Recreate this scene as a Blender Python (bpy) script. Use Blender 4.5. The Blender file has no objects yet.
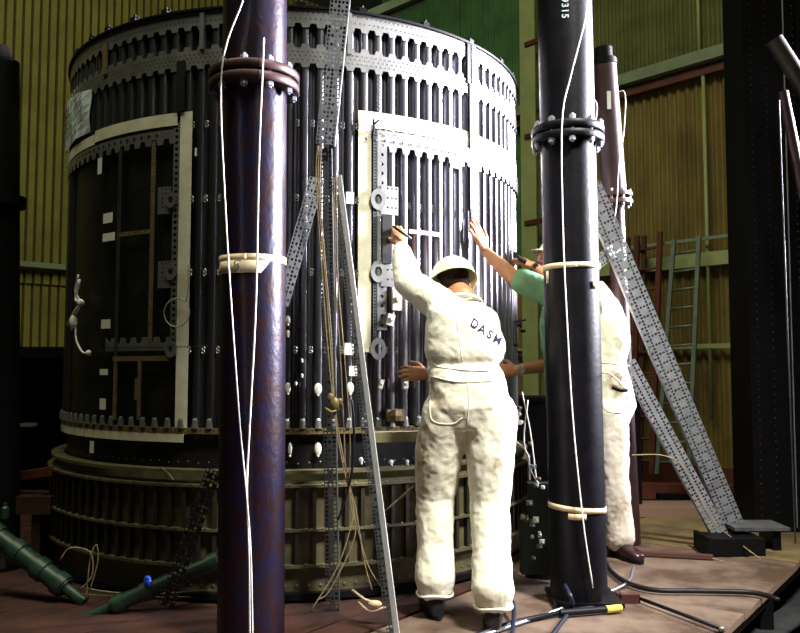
import bpy, bmesh, math, random
from mathutils import Vector, Matrix, noise
from mathutils.bvhtree import BVHTree
random.seed(7)
PI = math.pi; R = math.radians
SC = bpy.context.scene; COL = SC.collection
V = Vector

# ------------------------------------------------------------------ camera, world, lights
CAMZ = 1.12; F = 800.0; PITCH = math.atan(53 / 800)
cam_d = bpy.data.cameras.new('camera'); cam = bpy.data.objects.new('camera', cam_d); COL.objects.link(cam)
cam.location = (0, 0, CAMZ); cam.rotation_euler = (PI / 2 + PITCH, 0, 0)
cam_d.sensor_width = 36; cam_d.lens = 36 * F / 800; cam_d.clip_start = .05
SC.camera = cam
SC.view_settings.view_transform = 'Standard'; SC.view_settings.look = 'None'
SC.view_settings.gamma = 1; SC.view_settings.use_curve_mapping = False
SC.view_settings.exposure = 0.0
w = bpy.data.worlds.new('world'); SC.world = w; w.use_nodes = True
w.node_tree.nodes['Background'].inputs[0].default_value = (.6, .75, .5, 1)
w.node_tree.nodes['Background'].inputs[1].default_value = .008

def area(name, loc, target, sx, sy, energy, color, spread=180):
    d = bpy.data.lights.new(name, 'AREA'); d.shape = 'RECTANGLE'; d.size = sx; d.size_y = sy
    d.energy = energy; d.color = color; d.spread = R(spread)
    o = bpy.data.objects.new(name, d); COL.objects.link(o); o.location = loc
    o.rotation_euler = (V(target) - V(loc)).to_track_quat('-Z', 'Y').to_euler(); return o
area('wall_window_daylight', (6.4, 5.6, 3.6), (.1, 3.9, 2.6), 2.0, 1.8, 800, (.90, .88, 1.0), 46)
area('roof_opening_daylight', (3.0, .3, 7.6), (1.0, 3.9, 1.0), 1.2, 1.2, 105, (1.0, .98, .90), 38)
area('roof_skylight', (-2.2, 2.4, 9.0), (-.4, 6.5, 0), 6, 3, 315, (1.0, 1.0, .70), 150)

# ------------------------------------------------------------------ pixel helpers
FW = V((0, math.cos(PITCH), math.sin(PITCH))); UP = V((0, -math.sin(PITCH), math.cos(PITCH))); CAM = V((0, 0, CAMZ))
def ray(px, py): return FW + V((1, 0, 0)) * ((px - 400) / F) + UP * ((316.5 - py) / F)
def at(px, py, Y):
    d = ray(px, py); return CAM + d * (Y / d.y)
def onz(px, py, z=0.0):
    d = ray(px, py); return CAM + d * ((z - CAMZ) / d.z)
def onplane(px, py, p, n):
    d = ray(px, py); return CAM + d * ((V(p) - CAM).dot(V(n)) / d.dot(V(n)))

# ------------------------------------------------------------------ materials
MATS = {}
def mat(name, c, metal=0.0, rough=.6, c2=None, scale=8.0, bump=0.0, bscale=60.0, lo=.4, hi=.65, stretch=(1, 1, 1), spec=.5, stain=None, coat=0):
    if name in MATS: return MATS[name]
    m = bpy.data.materials.new(name); m.use_nodes = True; nt = m.node_tree; b = nt.nodes['Principled BSDF']
    b.inputs['Base Color'].default_value = (*c, 1); b.inputs['Metallic'].default_value = metal
    b.inputs['Roughness'].default_value = rough; b.inputs['Specular IOR Level'].default_value = spec
    b.inputs['Coat Weight'].default_value = coat
    tc = nt.nodes.new('ShaderNodeTexCoord'); mp = nt.nodes.new('ShaderNodeMapping'); mp.inputs['Scale'].default_value = stretch
    nt.links.new(tc.outputs['Object'], mp.inputs['Vector'])
    out = None
    if c2:
        n = nt.nodes.new('ShaderNodeTexNoise'); n.inputs['Scale'].default_value = scale; n.inputs['Detail'].default_value = 6
        n.inputs['Roughness'].default_value = .62
        nt.links.new(mp.outputs[0], n.inputs['Vector'])
        r = nt.nodes.new('ShaderNodeValToRGB'); r.color_ramp.elements[0].position = lo; r.color_ramp.elements[1].position = hi
        r.color_ramp.elements[0].color = (*c, 1); r.color_ramp.elements[1].color = (*c2, 1)
        nt.links.new(n.outputs[0], r.inputs[0]); out = r.outputs[0]
    if stain:
        a = nt.nodes.new('ShaderNodeAttribute'); a.attribute_name = 'stain'
        n3 = nt.nodes.new('ShaderNodeTexNoise'); n3.inputs['Scale'].default_value = 22; n3.inputs['Detail'].default_value = 5
        nt.links.new(tc.outputs['Object'], n3.inputs['Vector'])
        mu = nt.nodes.new('ShaderNodeMath'); mu.operation = 'MULTIPLY'; nt.links.new(a.outputs['Fac'], mu.inputs[0]); 
        mr = nt.nodes.new('ShaderNodeMapRange'); mr.inputs[1].default_value = .35; mr.inputs[2].default_value = .65
        nt.links.new(n3.outputs[0], mr.inputs[0]); nt.links.new(mr.outputs[0], mu.inputs[1])
        mx = nt.nodes.new('ShaderNodeMix'); mx.data_type = 'RGBA'
        nt.links.new(mu.outputs[0], mx.inputs[0])
        if out: nt.links.new(out, mx.inputs[6])
        else: mx.inputs[6].default_value = (*c, 1)
        mx.inputs[7].default_value = (*stain, 1); out = mx.outputs[2]
    if out: nt.links.new(out, b.inputs['Base Color'])
    if bump:
        n2 = nt.nodes.new('ShaderNodeTexNoise'); n2.inputs['Scale'].default_value = bscale; n2.inputs['Detail'].default_value = 4
        nt.links.new(mp.outputs[0], n2.inputs['Vector'])
        bp = nt.nodes.new('ShaderNodeBump'); bp.inputs['Strength'].default_value = bump; bp.inputs['Distance'].default_value = .01
        nt.links.new(n2.outputs[0], bp.inputs['Height']); nt.links.new(bp.outputs[0], b.inputs['Normal'])
    MATS[name] = m; return m

M_STR = mat('brushed_alloy', (.155, .15, .17), 1.0, .33, (.21, .205, .23), 5, .05, 30, stretch=(1, 1, .15))
M_SKIN = mat('dark_alloy_skin', (.008, .008, .009), .6, .5, (.022, .02, .018), 6)
M_BAND = mat('perforated_alloy', (.20, .20, .19), .7, .42, (.27, .27, .255), 10, .05)
M_HOLE = mat('rivet_dark', (.012, .012, .012), .2, .5)
M_TAPE = mat('masking_tape', (.62, .60, .45), 0, .65, (.50, .47, .32), 9, .08, 40)
M_TAPE2 = mat('beige_tape', (.62, .50, .32), 0, .6, (.52, .40, .25), 9, .05, 40)
M_SKIRT = mat('primer_panel', (.13, .11, .055), .25, .5, (.065, .055, .028), 7, .1, 30)
M_DARK = mat('black_steel', (.004, .004, .005), .0, .5, (.006, .005, .005), 12, .1, spec=.08)
M_POST = mat('black_painted_pipe', (.002, .002, .003), .0, .42, (.005, .004, .007), 14, .12, 45, spec=.15)
M_PIPE = mat('rusty_purple_pipe', (.008, .006, .024), .3, .36, (.018, .004, .004), 16, .22, 40, lo=.42, hi=.6, stretch=(1, 1, .7), spec=.4)
M_PIPE2 = mat('narrow_pipe_paint', (.034, .014, .017), .2, .45, (.022, .007, .006), 12, .1, 30)
M_SKIRTD = mat('skirt_rib_dark', (.030, .026, .016), .25, .5, (.018, .015, .01), 9)
M_RUST = mat('red_brown_iron', (.10, .035, .03), .3, .5, (.05, .02, .015), 14, .1)
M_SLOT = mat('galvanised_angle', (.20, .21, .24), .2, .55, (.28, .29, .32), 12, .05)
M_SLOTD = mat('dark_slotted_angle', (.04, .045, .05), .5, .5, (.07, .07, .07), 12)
M_WALLL = mat('olive_sheet', (.24, .24, .035), 0, .7, (.17, .17, .025), 2.5, .1, 20)
M_WALLR = mat('ochre_sheet', (.26, .19, .045), 0, .7, (.15, .10, .025), 3, .1, 20, stretch=(1, 1, .4))
M_WALLG = mat('green_sheet', (.07, .20, .05), 0, .7, (.045, .13, .035), 3, .1, 20)
M_WALLU = mat('upper_olive_sheet', (.15, .17, .04), 0, .7, (.10, .10, .025), 3, .1, 20)
M_GROOV = mat('brown_groove', (.13, .065, .025), 0, .8, (.09, .04, .018), 8)  # darker brown on the groove faces of the left sheets
M_RAIL = mat('pale_green_paint', (.26, .32, .20), 0, .55, (.20, .25, .15), 5)
M_CREAM = mat('cream_green_paint', (.42, .47, .20), 0, .55, (.34, .38, .15), 4)
M_RED = mat('red_oxide_paint', (.14, .032, .014), 0, .6, (.08, .02, .01), 6)
M_PLY = mat('worn_plywood', (.15, .105, .078), 0, .6, (.06, .032, .02), 2.4, .12, 25, lo=.42, hi=.60, stretch=(1, 1, 1))
M_PLYB = mat('yellow_plywood', (.16, .11, .045), 0, .65, (.07, .045, .02), 3.2, .12, 25)
M_BOARD = mat('red_brown_board', (.050, .016, .009), 0, .6, (.018, .007, .005), 5, .12, 25)
M_PLYE = mat('plywood_edge', (.20, .12, .08), 0, .7)
M_GROUND = mat('dark_concrete', (.012, .012, .011), 0, .85, (.025, .023, .02), 4, .1)
M_GREEN = mat('dark_green_tube', (.014, .042, .024), .1, .42, (.007, .02, .012), 14)
M_BLUE = mat('blue_plastic', (.02, .08, .55), 0, .4)
M_ROPE = mat('white_cord', (.70, .68, .64), 0, .7)
M_ROPET = mat('tan_cord', (.27, .21, .11), 0, .7, (.17, .12, .06), 30)
M_HOSE = mat('black_rubber', (.005, .005, .008), 0, .5, spec=.25)
M_HOSEB = mat('blue_grey_hose', (.010, .014, .03), 0, .4, spec=.3)
M_ROD = mat('bright_steel_rod', (.45, .45, .50), .8, .3)
M_PAPER = mat('paper', (.50, .56, .56), 0, .8)
M_INK = mat('pencil_ink', (.10, .13, .15), 0, .8)
M_STEN = mat('stencil_paint', (.45, .5, .55), 0, .8)
M_WHITE = mat('white_label', (.62, .62, .54), 0, .7)
M_BRONZE = mat('bronze_primer', (.20, .15, .06), .3, .5, (.12, .09, .04), 20)
M_YEL = mat('yellow_tape', (.6, .45, .06), 0, .6)
M_COV = mat('white_cotton', (.78, .75, .62), 0, .85, (.70, .66, .52), 5, .15, 140, stain=(.22, .12, .045))
M_COV2 = mat('offwhite_cotton', (.66, .58, .50), 0, .85, (.56, .48, .40), 5, .15, 140, stain=(.16, .09, .04))
M_SHIRT = mat('green_shirt_cloth', (.13, .26, .13), 0, .85, (.10, .20, .10), 8, .15, 140)
M_NAVY = mat('navy_trousers', (.012, .015, .035), 0, .85, (.02, .022, .045), 8)
M_FLESH = mat('skin', (.42, .19, .085), 0, .5, (.36, .15, .06), 14, .08, 80)
M_HAIR = mat('dark_hair', (.018, .010, .006), 0, .85, spec=.15, bump=.5, bscale=120, c2=(.04, .02, .012))
M_HAT = mat('cream_hard_hat', (.60, .62, .40), 0, .32, (.54, .56, .36), 4)
M_BOOT = mat('oxblood_boot', (.035, .012, .014), 0, .3, (.02, .008, .008), 10)
M_BBOOT = mat('black_boot', (.006, .006, .006), 0, .4, (.012, .01, .009), 10)
M_ALU = mat('aluminium_ladder', (.22, .27, .22), .4, .5, (.16, .2, .17), 8)
M_EYE = mat('eye_white', (.6, .58, .55), 0, .3)

# ------------------------------------------------------------------ object helpers
def tag(o, label=None, cat=None, group=None, kind=None):
    if label: o['label'] = label
    if cat: o['category'] = cat
    if group: o['group'] = group
    if kind: o['kind'] = kind
    return o
def empty(name, loc=(0, 0, 0), label=None, cat=None, group=None, kind=None, rz=0):
    o = bpy.data.objects.new(name, None); o.empty_display_size = .1; o.location = loc; o.rotation_euler = (0, 0, rz)
    COL.objects.link(o); return tag(o, label, cat, group, kind)
class MB:
    def __init__(s): s.v = []; s.f = []; s.m = []
    def add(s, vs, fs, mi=0):
        k = len(s.v); s.v += [V(p) for p in vs]
        for f in fs: s.f.append(tuple(i + k for i in f)); s.m.append(mi)
        return s
    def box(s, c, sz, ax=None, mi=0):
        c = V(c); a = ax or (V((1, 0, 0)), V((0, 1, 0)), V((0, 0, 1)))
        a = [V(q).normalized() for q in a]; h = [q / 2 for q in sz]
        vs = [c + a[0] * (x * h[0]) + a[1] * (y * h[1]) + a[2] * (z * h[2]) for x in (-1, 1) for y in (-1, 1) for z in (-1, 1)]
        return s.add(vs, [(0, 1, 3, 2), (4, 6, 7, 5), (0, 4, 5, 1), (2, 3, 7, 6), (0, 2, 6, 4), (1, 5, 7, 3)], mi)
    def bar(s, p0, p1, wd, dp, side=None, mi=0):
        p0 = V(p0); p1 = V(p1); d = (p1 - p0); L = d.length; d.normalize()
        side = V(side) if side else (V((0, 1, 0)) if abs(d.y) < .9 else V((1, 0, 0)))
        n = d.cross(side).normalized(); sd = n.cross(d).normalized()
        return s.box((p0 + p1) / 2, (L, wd, dp), (d, sd, n), mi)
    def tube(s, pts, r, n=8, mi=0, cap=True):
        pts = [V(p) for p in pts]; rs = r if isinstance(r, (list, tuple)) else [r] * len(pts); k = len(s.v)
        t0 = (pts[1] - pts[0]).normalized(); ref = V((0, 0, 1)) if abs(t0.z) < .9 else V((1, 0, 0)); u = t0.cross(ref).normalized()
        for i, p in enumerate(pts):
            t = (pts[min(i + 1, len(pts) - 1)] - pts[max(i - 1, 0)]).normalized()
            u = (u - t * u.dot(t)).normalized(); w_ = t.cross(u)
            for j in range(n):
                a = 2 * PI * j / n; s.v.append(p + (u * math.cos(a) + w_ * math.sin(a)) * rs[i])
        for i in range(len(pts) - 1):
            for j in range(n):
                a = k + i * n + j; b = k + i * n + (j + 1) % n; s.f.append((a, b, b + n, a + n)); s.m.append(mi)
        if cap:
            s.f.append(tuple(k + j for j in range(n))[::-1]); s.m.append(mi)
            s.f.append(tuple(k + (len(pts) - 1) * n + j for j in range(n))); s.m.append(mi)
        return s
    def ball(s, c, r, sc=(1, 1, 1), ax=None, nu=12, nv=8, mi=0):
        c = V(c); a = ax or (V((1, 0, 0)), V((0, 1, 0)), V((0, 0, 1))); a = [V(q).normalized() for q in a]; k = len(s.v)
        P = lambda x, y, z: c + a[0] * (x * r * sc[0]) + a[1] * (y * r * sc[1]) + a[2] * (z * r * sc[2])
        s.v.append(P(0, 0, -1))
        for i in range(1, nv):
            th = -PI / 2 + PI * i / nv
            for j in range(nu):
                b = 2 * PI * j / nu; s.v.append(P(math.cos(th) * math.cos(b), math.cos(th) * math.sin(b), math.sin(th)))
        s.v.append(P(0, 0, 1)); e = len(s.v) - 1
        for j in range(nu):
            j2 = (j + 1) % nu
            s.f.append((k, k + 1 + j2, k + 1 + j)); s.m.append(mi)
            for i in range(nv - 2):
                q = k + 1 + i * nu; s.f.append((q + j, q + j2, q + nu + j2, q + nu + j)); s.m.append(mi)
            q = k + 1 + (nv - 2) * nu; s.f.append((q + j, q + j2, e)); s.m.append(mi)
        return s
    def loft(s, secs, n=20, pw=2.3, mi=0):
        k = len(s.v)
        for c, a, b in secs:
            c = V(c); a = V(a); b = V(b)
            for j in range(n):
                t = 2 * PI * j / n; ct, st = math.cos(t), math.sin(t)
                s.v.append(c + a * math.copysign(abs(ct) ** (2 / pw), ct) + b * math.copysign(abs(st) ** (2 / pw), st))
        for i in range(len(secs) - 1):
            for j in range(n):
                q = k + i * n; s.f.append((q + j, q + (j + 1) % n, q + n + (j + 1) % n, q + n + j)); s.m.append(mi)
        s.f.append(tuple(k + j for j in range(n))[::-1]); s.m.append(mi)
        s.f.append(tuple(k + (len(secs) - 1) * n + j for j in range(n))); s.m.append(mi)
        return s
    def build(s, name, m, parent=None, smooth=False, solid=0, loc=None, sharp=None):
        me = bpy.data.meshes.new(name); me.from_pydata([tuple(v) for v in s.v], [], s.f)
        ms = m if isinstance(m, (list, tuple)) else [m]
        for q in ms: me.materials.append(q)
        if len(ms) > 1: me.polygons.foreach_set('material_index', s.m)
        me.validate(); 
        bm = bmesh.new(); bm.from_mesh(me)
        if not solid: bmesh.ops.recalc_face_normals(bm, faces=bm.faces)
        if loc is not None: bmesh.ops.translate(bm, verts=bm.verts, vec=-V(loc))
        bm.to_mesh(me); bm.free()
        if smooth:
            me.polygons.foreach_set('use_smooth', [True] * len(me.polygons))
            if sharp: me.set_sharp_from_angle(angle=R(sharp))
        o = bpy.data.objects.new(name, me); COL.objects.link(o)
        if loc is not None: o.location = loc
        if parent: o.parent = parent
        if solid:
            md = o.modifiers.new('thickness', 'SOLIDIFY'); md.thickness = solid; md.offset = 0
        return o
def dup(o, parent=None, loc=None, rz=None):
    c = o.copy(); COL.objects.link(c)
    if parent: c.parent = parent
    if loc is not None: c.location = loc
    if rz is not None: c.rotation_euler = (0, 0, rz)
    return c
def lerp(a, b, t): return V(a) * (1 - t) + V(b) * t
def smoothpath(pts, k=6):
    pts = [V(p) for p in pts]; out = []
    P = [pts[0] * 2 - pts[1]] + pts + [pts[-1] * 2 - pts[-2]]
    for i in range(1, len(P) - 2):
        for j in range(k):
            t = j / k; a, b, c, d = P[i - 1], P[i], P[i + 1], P[i + 2]
            out.append(.5 * ((2 * b) + (c - a) * t + (2 * a - 5 * b + 4 * c - d) * t * t + (3 * b - a - 3 * c + d) * t ** 3))
    out.append(pts[-1]); return out

# ------------------------------------------------------------------ walls
WR0 = V((3.15, 9.0, 0)); WRD = V((-.682, .731, 0)).normalized(); WRN = V((-WRD.y, WRD.x, 0))
if WRN.y > 0: WRN = -WRN
CORN = WR0 + WRD * 5.0
WLD = V((-.731, -.682, 0)).normalized(); WLN = V((WLD.y, -WLD.x, 0))
if WLN.y > 0: WLN = -WLN
def sheet(p0, d, n, L, z0, z1, lam, depth, kind):
    m = MB(); k = 0; steps = []
    N = max(1, round(L / lam))
    for i in range(N):
        if kind == 'groove': prof = [(0, 0, 0), (.68, 0, 0), (.74, -1, 1), (.94, -1, 1)]
        else: prof = [(j / 8, .5 * math.cos(2 * PI * j / 8) - .5, 0) for j in range(8)]
        for a, h, mi in prof: steps.append(((i + a) * L / N, h * depth, mi))
    steps.append((L, 0, 0))
    vs = []
    for a, h, mi in steps:
        q = p0 + d * a + n * h
        vs += [V((q.x, q.y, z0)), V((q.x, q.y, z1))]
    for i in range(len(steps) - 1):
        mi = 1 if (kind == 'groove' and i % 4 in (1, 2, 3)) else 0
        m.add([vs[2 * i], vs[2 * i + 1], vs[2 * i + 3], vs[2 * i + 2]], [(0, 1, 2, 3)], mi)
    return m
def wall(name, p0, d, n, rows, lam, depth, kind, L, backh):
    b = MB(); c = p0 + d * (L / 2) - n * .08
    b.box((c.x, c.y, backh / 2 - .15), (L, .05, backh + .3), (d, n, V((0, 0, 1))))
    wo = b.build(name, M_DARK); tag(wo, kind='structure')
    for (z0, z1, mfun, off) in rows:
        a = 0; i = 0; wd = .86
        while a < L - .05:
            l_ = min(wd, L - a)
            m = sheet(p0 + d * a + n * (off + (.006 if i % 2 else 0)), d, n, l_, z0, z1, lam, depth, kind)
            o = m.build('corrugated_sheet', [mfun(a), M_GROOV], wo, smooth=(kind != 'groove'))
            a += wd; i += 1
    return wo
wall('wall_left', CORN, WLD, WLN, [(-.3, 2.13, lambda a: M_WALLL, 0), (2.09, 6.6, lambda a: M_WALLL, .02)], .10, .03, 'groove', 10.0, 6.6)
def rcol(a): return M_WALLG if a < 3.2 else M_WALLU
WRL = 5.0 + 2.9
wall('wall_right', CORN, -WRD, WRN, [(-.3, 2.4, lambda a: M_WALLR, 0), (2.36, 4.6, lambda a: M_WALLR if a > 3 else M_WALLG, .02), (4.5, 7.6, rcol, .04)], .108, .045, 'wave', WRL, 7.6)

def wr(px, py, off=0.1): return onplane(px, py, WR0 + WRN * off, WRN)
def wl(px, py, off=0.1): return onplane(px, py, CORN + WLN * off, WLN)
def rail(name, pa, pb, h, d, m, n, kind=None, parent=None):
    b = MB(); b.bar(pa, pb, d, h, side=n); o = b.build(name, m, parent); 
    return o
def wline(z, a0, a1, off): return (WR0 + WRD * a0 + WRN * off + V((0, 0, z)), WR0 + WRD * a1 + WRN * off + V((0, 0, z)))
zA = wr(680, 66).z; zB = wr(690, 261).z; zC = wr(700, 241).z; zD = wr(710, 346).z
def trim(i, pa, pb, h, d, m, n):
    o = rail('trim_%d' % i, pa, pb, h, d, m, n); tag(o, kind='structure'); return o
a, b = wline(zA, -2.7, 4.9, .14); trim(1, a, b, .13, .16, M_RAIL, WRN)
a, b = wline(zA - .13, -2.7, 4.9, .09); trim(2, a, b, .11, .08, M_RED, WRN)
a, b = wline(zB, -2.7, 1.15, .1); trim(3, a, b, .15, .06, M_CREAM, WRN)
a, b = wline(zC, -2.7, 4.9, .22); trim(4, a, b, .035, .035, M_RAIL, WRN)
a, b = wline(zD, -2.7, 4.9, .1); trim(5, a, b, .05, .05, M_CREAM, WRN)
a, b = wline(-.1, -2.7, 4.9, .1); trim(6, a, b, .35, .08, M_RED, WRN)
zl = wl(40, 265).z
a = CORN + WLN * .08 + V((0, 0, zl)); b = CORN + WLD * 9.9 + WLN * .08 + V((0, 0, zl)); trim(7, a, b, .06, .05, M_RAIL, WLN)
# thin vertical conduit lines on the right wall
for i, (px, y0, y1) in enumerate(((697, 0, 66), (703, 72, 420))):
    p0 = wr(px, y0 - 40 if y0 == 0 else y0, .1); p1 = V((p0.x, p0.y, wr(px, y1, .1).z))
    m = MB(); m.tube([p0, p1], .02, 8); tag(m.build('conduit', M_CREAM, smooth=True), ['thin cream vertical pipe on the wall above the high green rail', 'thin cream vertical pipe on the ochre wall right of the ladders'][i], 'pipe', 'thin vertical wall pipes')
# stanchion between the cylinder and the right post
p = wr(533, 120, .25); st = empty('steel_stanchion', (p.x, p.y, -.3), 'pale green painted steel stanchion rising between cylinder and dark post', 'column')
m = MB(); u = -WRD
for s_ in (-1, 1): m.box((p.x + WRN.x * .1 * s_, p.y + WRN.y * .1 * s_, 3.6), (.24, .02, 7.8), (u, WRN, V((0, 0, 1))))
m.box((p.x, p.y, 3.6), (.02, .2, 7.8), (u, WRN, V((0, 0, 1))))
m.build('beam', M_CREAM).parent = st; st.children[0].matrix_parent_inverse = Matrix.Translation(-st.location)
for py in (42, 135, 222):
    q = wr(533, py, .37); m = MB(); m.box((0, 0, 0), (.26, .03, .06), (u, WRN, V((0, 0, 1)))); m.ball((0, 0, 0), .018)
    o = m.build('bracket', M_RED, st); o.location = q - st.location
# roof brace
m = MB(); a = at(335, 30, 9.6); b = at(425, -8, 9.9); m.bar(a, b, .10, .10)
m.bar(a + V((0, .05, -.08)), b + V((0, .05, -.08)), .02, .06)
tag(m.build('roof_brace', M_RAIL), 'pale green slanting roof brace behind the top of the cylinder', 'beam')

# ------------------------------------------------------------------ floor / deck
g = MB(); g.box((0, 5, -.35), (26, 22, .1)); floor = g.build('floor', M_GROUND); tag(floor, kind='structure')
E1 = onz(800, 562) - onz(725, 633); O1 = onz(725, 633); E1.normalize(); E2 = V((-E1.y, E1.x, 0))
if E2.x > 0: E2 = -E2
def deck_sheet(s0, s1, t0, t1, z, th, m, name, shape=None):
    b = MB(); pts = [O1 + E1 * s0 + E2 * t0, O1 + E1 * s1 + E2 * t0, O1 + E1 * s1 + E2 * t1, O1 + E1 * s0 + E2 * t1]
    vs = [V((q.x, q.y, z - th)) for q in pts] + [V((q.x, q.y, z)) for q in pts]
    b.add(vs, [(4, 5, 6, 7)], 0); b.add(vs, [(0, 3, 2, 1), (0, 1, 5, 4), (1, 2, 6, 5), (2, 3, 7, 6), (3, 0, 4, 7)], 1)
    c = sum(pts, V()) / 4; o = b.build(name, [m, M_PLYE if m is not M_BOARD else M_BOARD], floor, loc=(c.x, c.y, z)); return o
g_ = .006
ss = [-3.6, -2.4, -1.2, 0.35, 1.55, 2.75, 3.95]
for i in range(len(ss) - 1):
    for j, (t0, t1) in enumerate(((0, 1.22), (1.22, 2.44))):
        if j and i < 3: continue
        deck_sheet(ss[i] + g_, ss[i + 1] - g_, t0 + g_, t1 - g_, -random.choice((0, .003, .006)), .03, M_PLYB if i >= 4 or (i == 3 and j == 1) else M_PLY, 'plywood_sheet')
for i in range(40):
    t = 1.235 + i * .19
    s_ = -4.5 + random.random()
    deck_sheet(s_, (.33 if t < 2.43 else 1.4 + random.random() * .3), t + .004, t + .186, -.004 * random.random(), .035, M_BOARD, 'floor_board')
    if t > 2.43: deck_sheet(1.75, 4.3, t + .004, t + .186, -.004 * random.random(), .035, M_BOARD, 'floor_board')
# joists below the deck edge
fj = MB()
for s_ in (-1.5, -.4, .9, 2.2):
    q = O1 + E1 * s_ + E2 * .05; fj.box((q.x, q.y, -.165), (.07, .07, .26))
fj.bar(O1 + E1 * -3.5 + E2 * .06 + V((0, 0, -.06)), O1 + E1 * 3.9 + E2 * .06 + V((0, 0, -.06)), .07, .06, side=E2)
fj.build('deck_joists', M_DARK, floor)

# ------------------------------------------------------------------ cylinder
CC = V((5.5 * math.sin(R(-7.2)), 5.5 * math.cos(R(-7.2)), 0)); RZ = R(7.2)
Rs = 1.447; Ro = 1.477
def S(px, py, r=Ro):
    d = ray(px, py); o = V((-CC.x, -CC.y)); dx, dy = d.x, d.y
    A = dx * dx + dy * dy; B = 2 * (o.x * dx + o.y * dy); C_ = o.x ** 2 + o.y ** 2 - r * r
    D_ = B * B - 4 * A * C_
    t = (-B - math.sqrt(max(D_, 0))) / (2 * A)
    p = CAM + d * t; q = p - CC
    return (math.degrees(math.atan2(q.y, q.x) + PI / 2 - RZ) + 180) % 360 - 180, p.z
def Lc(phi, z, r): a = R(phi); return V((r * math.sin(a), -r * math.cos(a), z))
def Wc(phi, z, r): a = R(phi) + RZ; return V((CC.x + r * math.sin(a), CC.y - r * math.cos(a), z))
cyl = empty('ribbed_cylinder', (CC.x, CC.y, 0), 'huge ribbed grey metal cylinder with riveted rings standing in the hangar', 'cylinder', rz=RZ)
def arc(phi0, phi1, z0, z1, r, th, name, m, step=3.0, par=None, skew=0, z0b=None, z1b=None):
    n = max(1, int(abs(phi1 - phi0) / step + .5)); b = MB(); vs = []
    z0b = z0 if z0b is None else z0b; z1b = z1 if z1b is None else z1b
    for i in range(n + 1):
        f = i / n; p = phi0 + (phi1 - phi0) * f; a0 = z0 + (z0b - z0) * f; a1 = z1 + (z1b - z1) * f
        vs += [Lc(p, a0, r), Lc(p, a1, r), Lc(p, a1, r + th), Lc(p, a0, r + th)]
    fs = []
    for i in range(n):
        k = 4 * i
        for j in range(4): fs.append((k + j, k + (j + 1) % 4, k + 4 + (j + 1) % 4, k + 4 + j))
    if abs(phi1 - phi0) < 359.9: fs += [(0, 1, 2, 3), (4 * n, 4 * n + 3, 4 * n + 2, 4 * n + 1)]
    b.add(vs, fs)
    return b.build(name, m, par or cyl, smooth=True, sharp=40)
ZT = S(299, 9)[1]; Z2a = S(299, 48)[1]; Z2b = S(299, 63)[1]; ZL = S(310, 427)[1]; ZS = S(310, 470)[1]
R1 = S(310, 486, 1.535)[1]; R2 = S(310, 530, 1.535)[1]; R3 = S(310, 566, 1.535)[1]
# shell
arc(-180, 180, ZS - .02, ZT, Rs - .006, .006, 'shell', M_SKIN, 2)
# stringers
def hat(z0, z1, name, closed=True):
    b = MB(); w0, w1, h = .0245, .0165, .030; prof = [(-.034, .002), (-w0, .002), (-w1, h * .86), (-w1 * .7, h), (w1 * .7, h), (w1, h * .86), (w0, .002), (.034, .002)]
    vs = []
    for z in (z0, z1):
        for x, y in prof: vs.append(V((x, -(Rs + y), z)))
    n = len(prof); fs = [(i, i + 1, i + 1 + n, i + n) for i in range(n - 1)] + [tuple(range(1, 7)), tuple(range(n + 6, n, -1))]
    b.add(vs, fs); return b.build(name, M_STR, cyl, smooth=True, sharp=50)
pA = hat(Z2a - .02, ZT - .01, 'stringer'); pB = hat(ZL, Z2b + .02, 'stringer')
# left opening extents
PL0 = S(70, 290)[0]; PL1 = S(184, 280)[0]
TZ = S(184, 118)[1]; TB = S(184, 434)[1]
pC = hat(TZ, Z2b + .02, 'stringer'); 
used = set()
def place(o, phi):
    if o.name in used: o = dup(o)
    else: used.add(o.name)
    o.rotation_euler = (0, 0, R(phi)); return o
for i in range(120):
    phi = -180 + i * 3 + .8
    place(pA, phi)
    place(pC if PL0 - 3 < phi < PL1 else pB, phi)
# ring bands with scalloped tabs
def band(phi0, phi1, z0, z1, r, name, m, up=0, dn=0, th=.003, pitch=3.0):
    b = MB(); i0 = math.ceil((phi0 - .8) / pitch); i1 = math.floor((phi1 - .8) / pitch); a = phi0
    xs = [phi0] 
    for i in range(i0, i1 + 1):
        c = i * pitch + .8; xs += [c - .95, c - .65, c + .65, c + .95]
    xs = [x for x in xs if phi0 <= x <= phi1] + [phi1]
    def tab(x):
        f = ((x - .8) / pitch) % 1; f = min(f, 1 - f) * pitch
        return 1 if f < .8 else 0
    vs = []
    for x in xs:
        t = tab(x); vs += [Lc(x, z0 - dn * t, r), Lc(x, z1 + up * t, r)]
    b.add(vs, [(2 * i, 2 * i + 2, 2 * i + 3, 2 * i + 1) for i in range(len(xs) - 1)])
    return b.build(name, m, cyl, solid=th)
band(-180, 180, ZT - .075, ZT + .004, Ro + .004, 'top_ring', M_BAND, 0, .022)
band(-180, 180, Z2b, Z2a, Ro + .004, 'second_ring', M_BAND, .022, .022)
arc(-180, 180, ZT, ZT + .012, Rs - .02, .07, 'rim_flange', M_DARK, 3)
def rivets(name, pts, r, size=.0042, m=M_HOLE, par=cyl):
    b = MB()
    for phi, z in pts:
        c = Lc(phi, z, r); u = Lc(phi + 90, 0, 1); n = Lc(phi, 0, 1); s_ = size
        vs = [c + u * (s_ * math.cos(k * PI / 3)) + V((0, 0, s_ * math.sin(k * PI / 3))) for k in range(6)] + [c + n * .002]
        b.add(vs, [(k, (k + 1) % 6, 6) for k in range(6)])
    o = b.build(name, m, par); o['kind'] = 'stuff'; return o
pts = []
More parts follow.
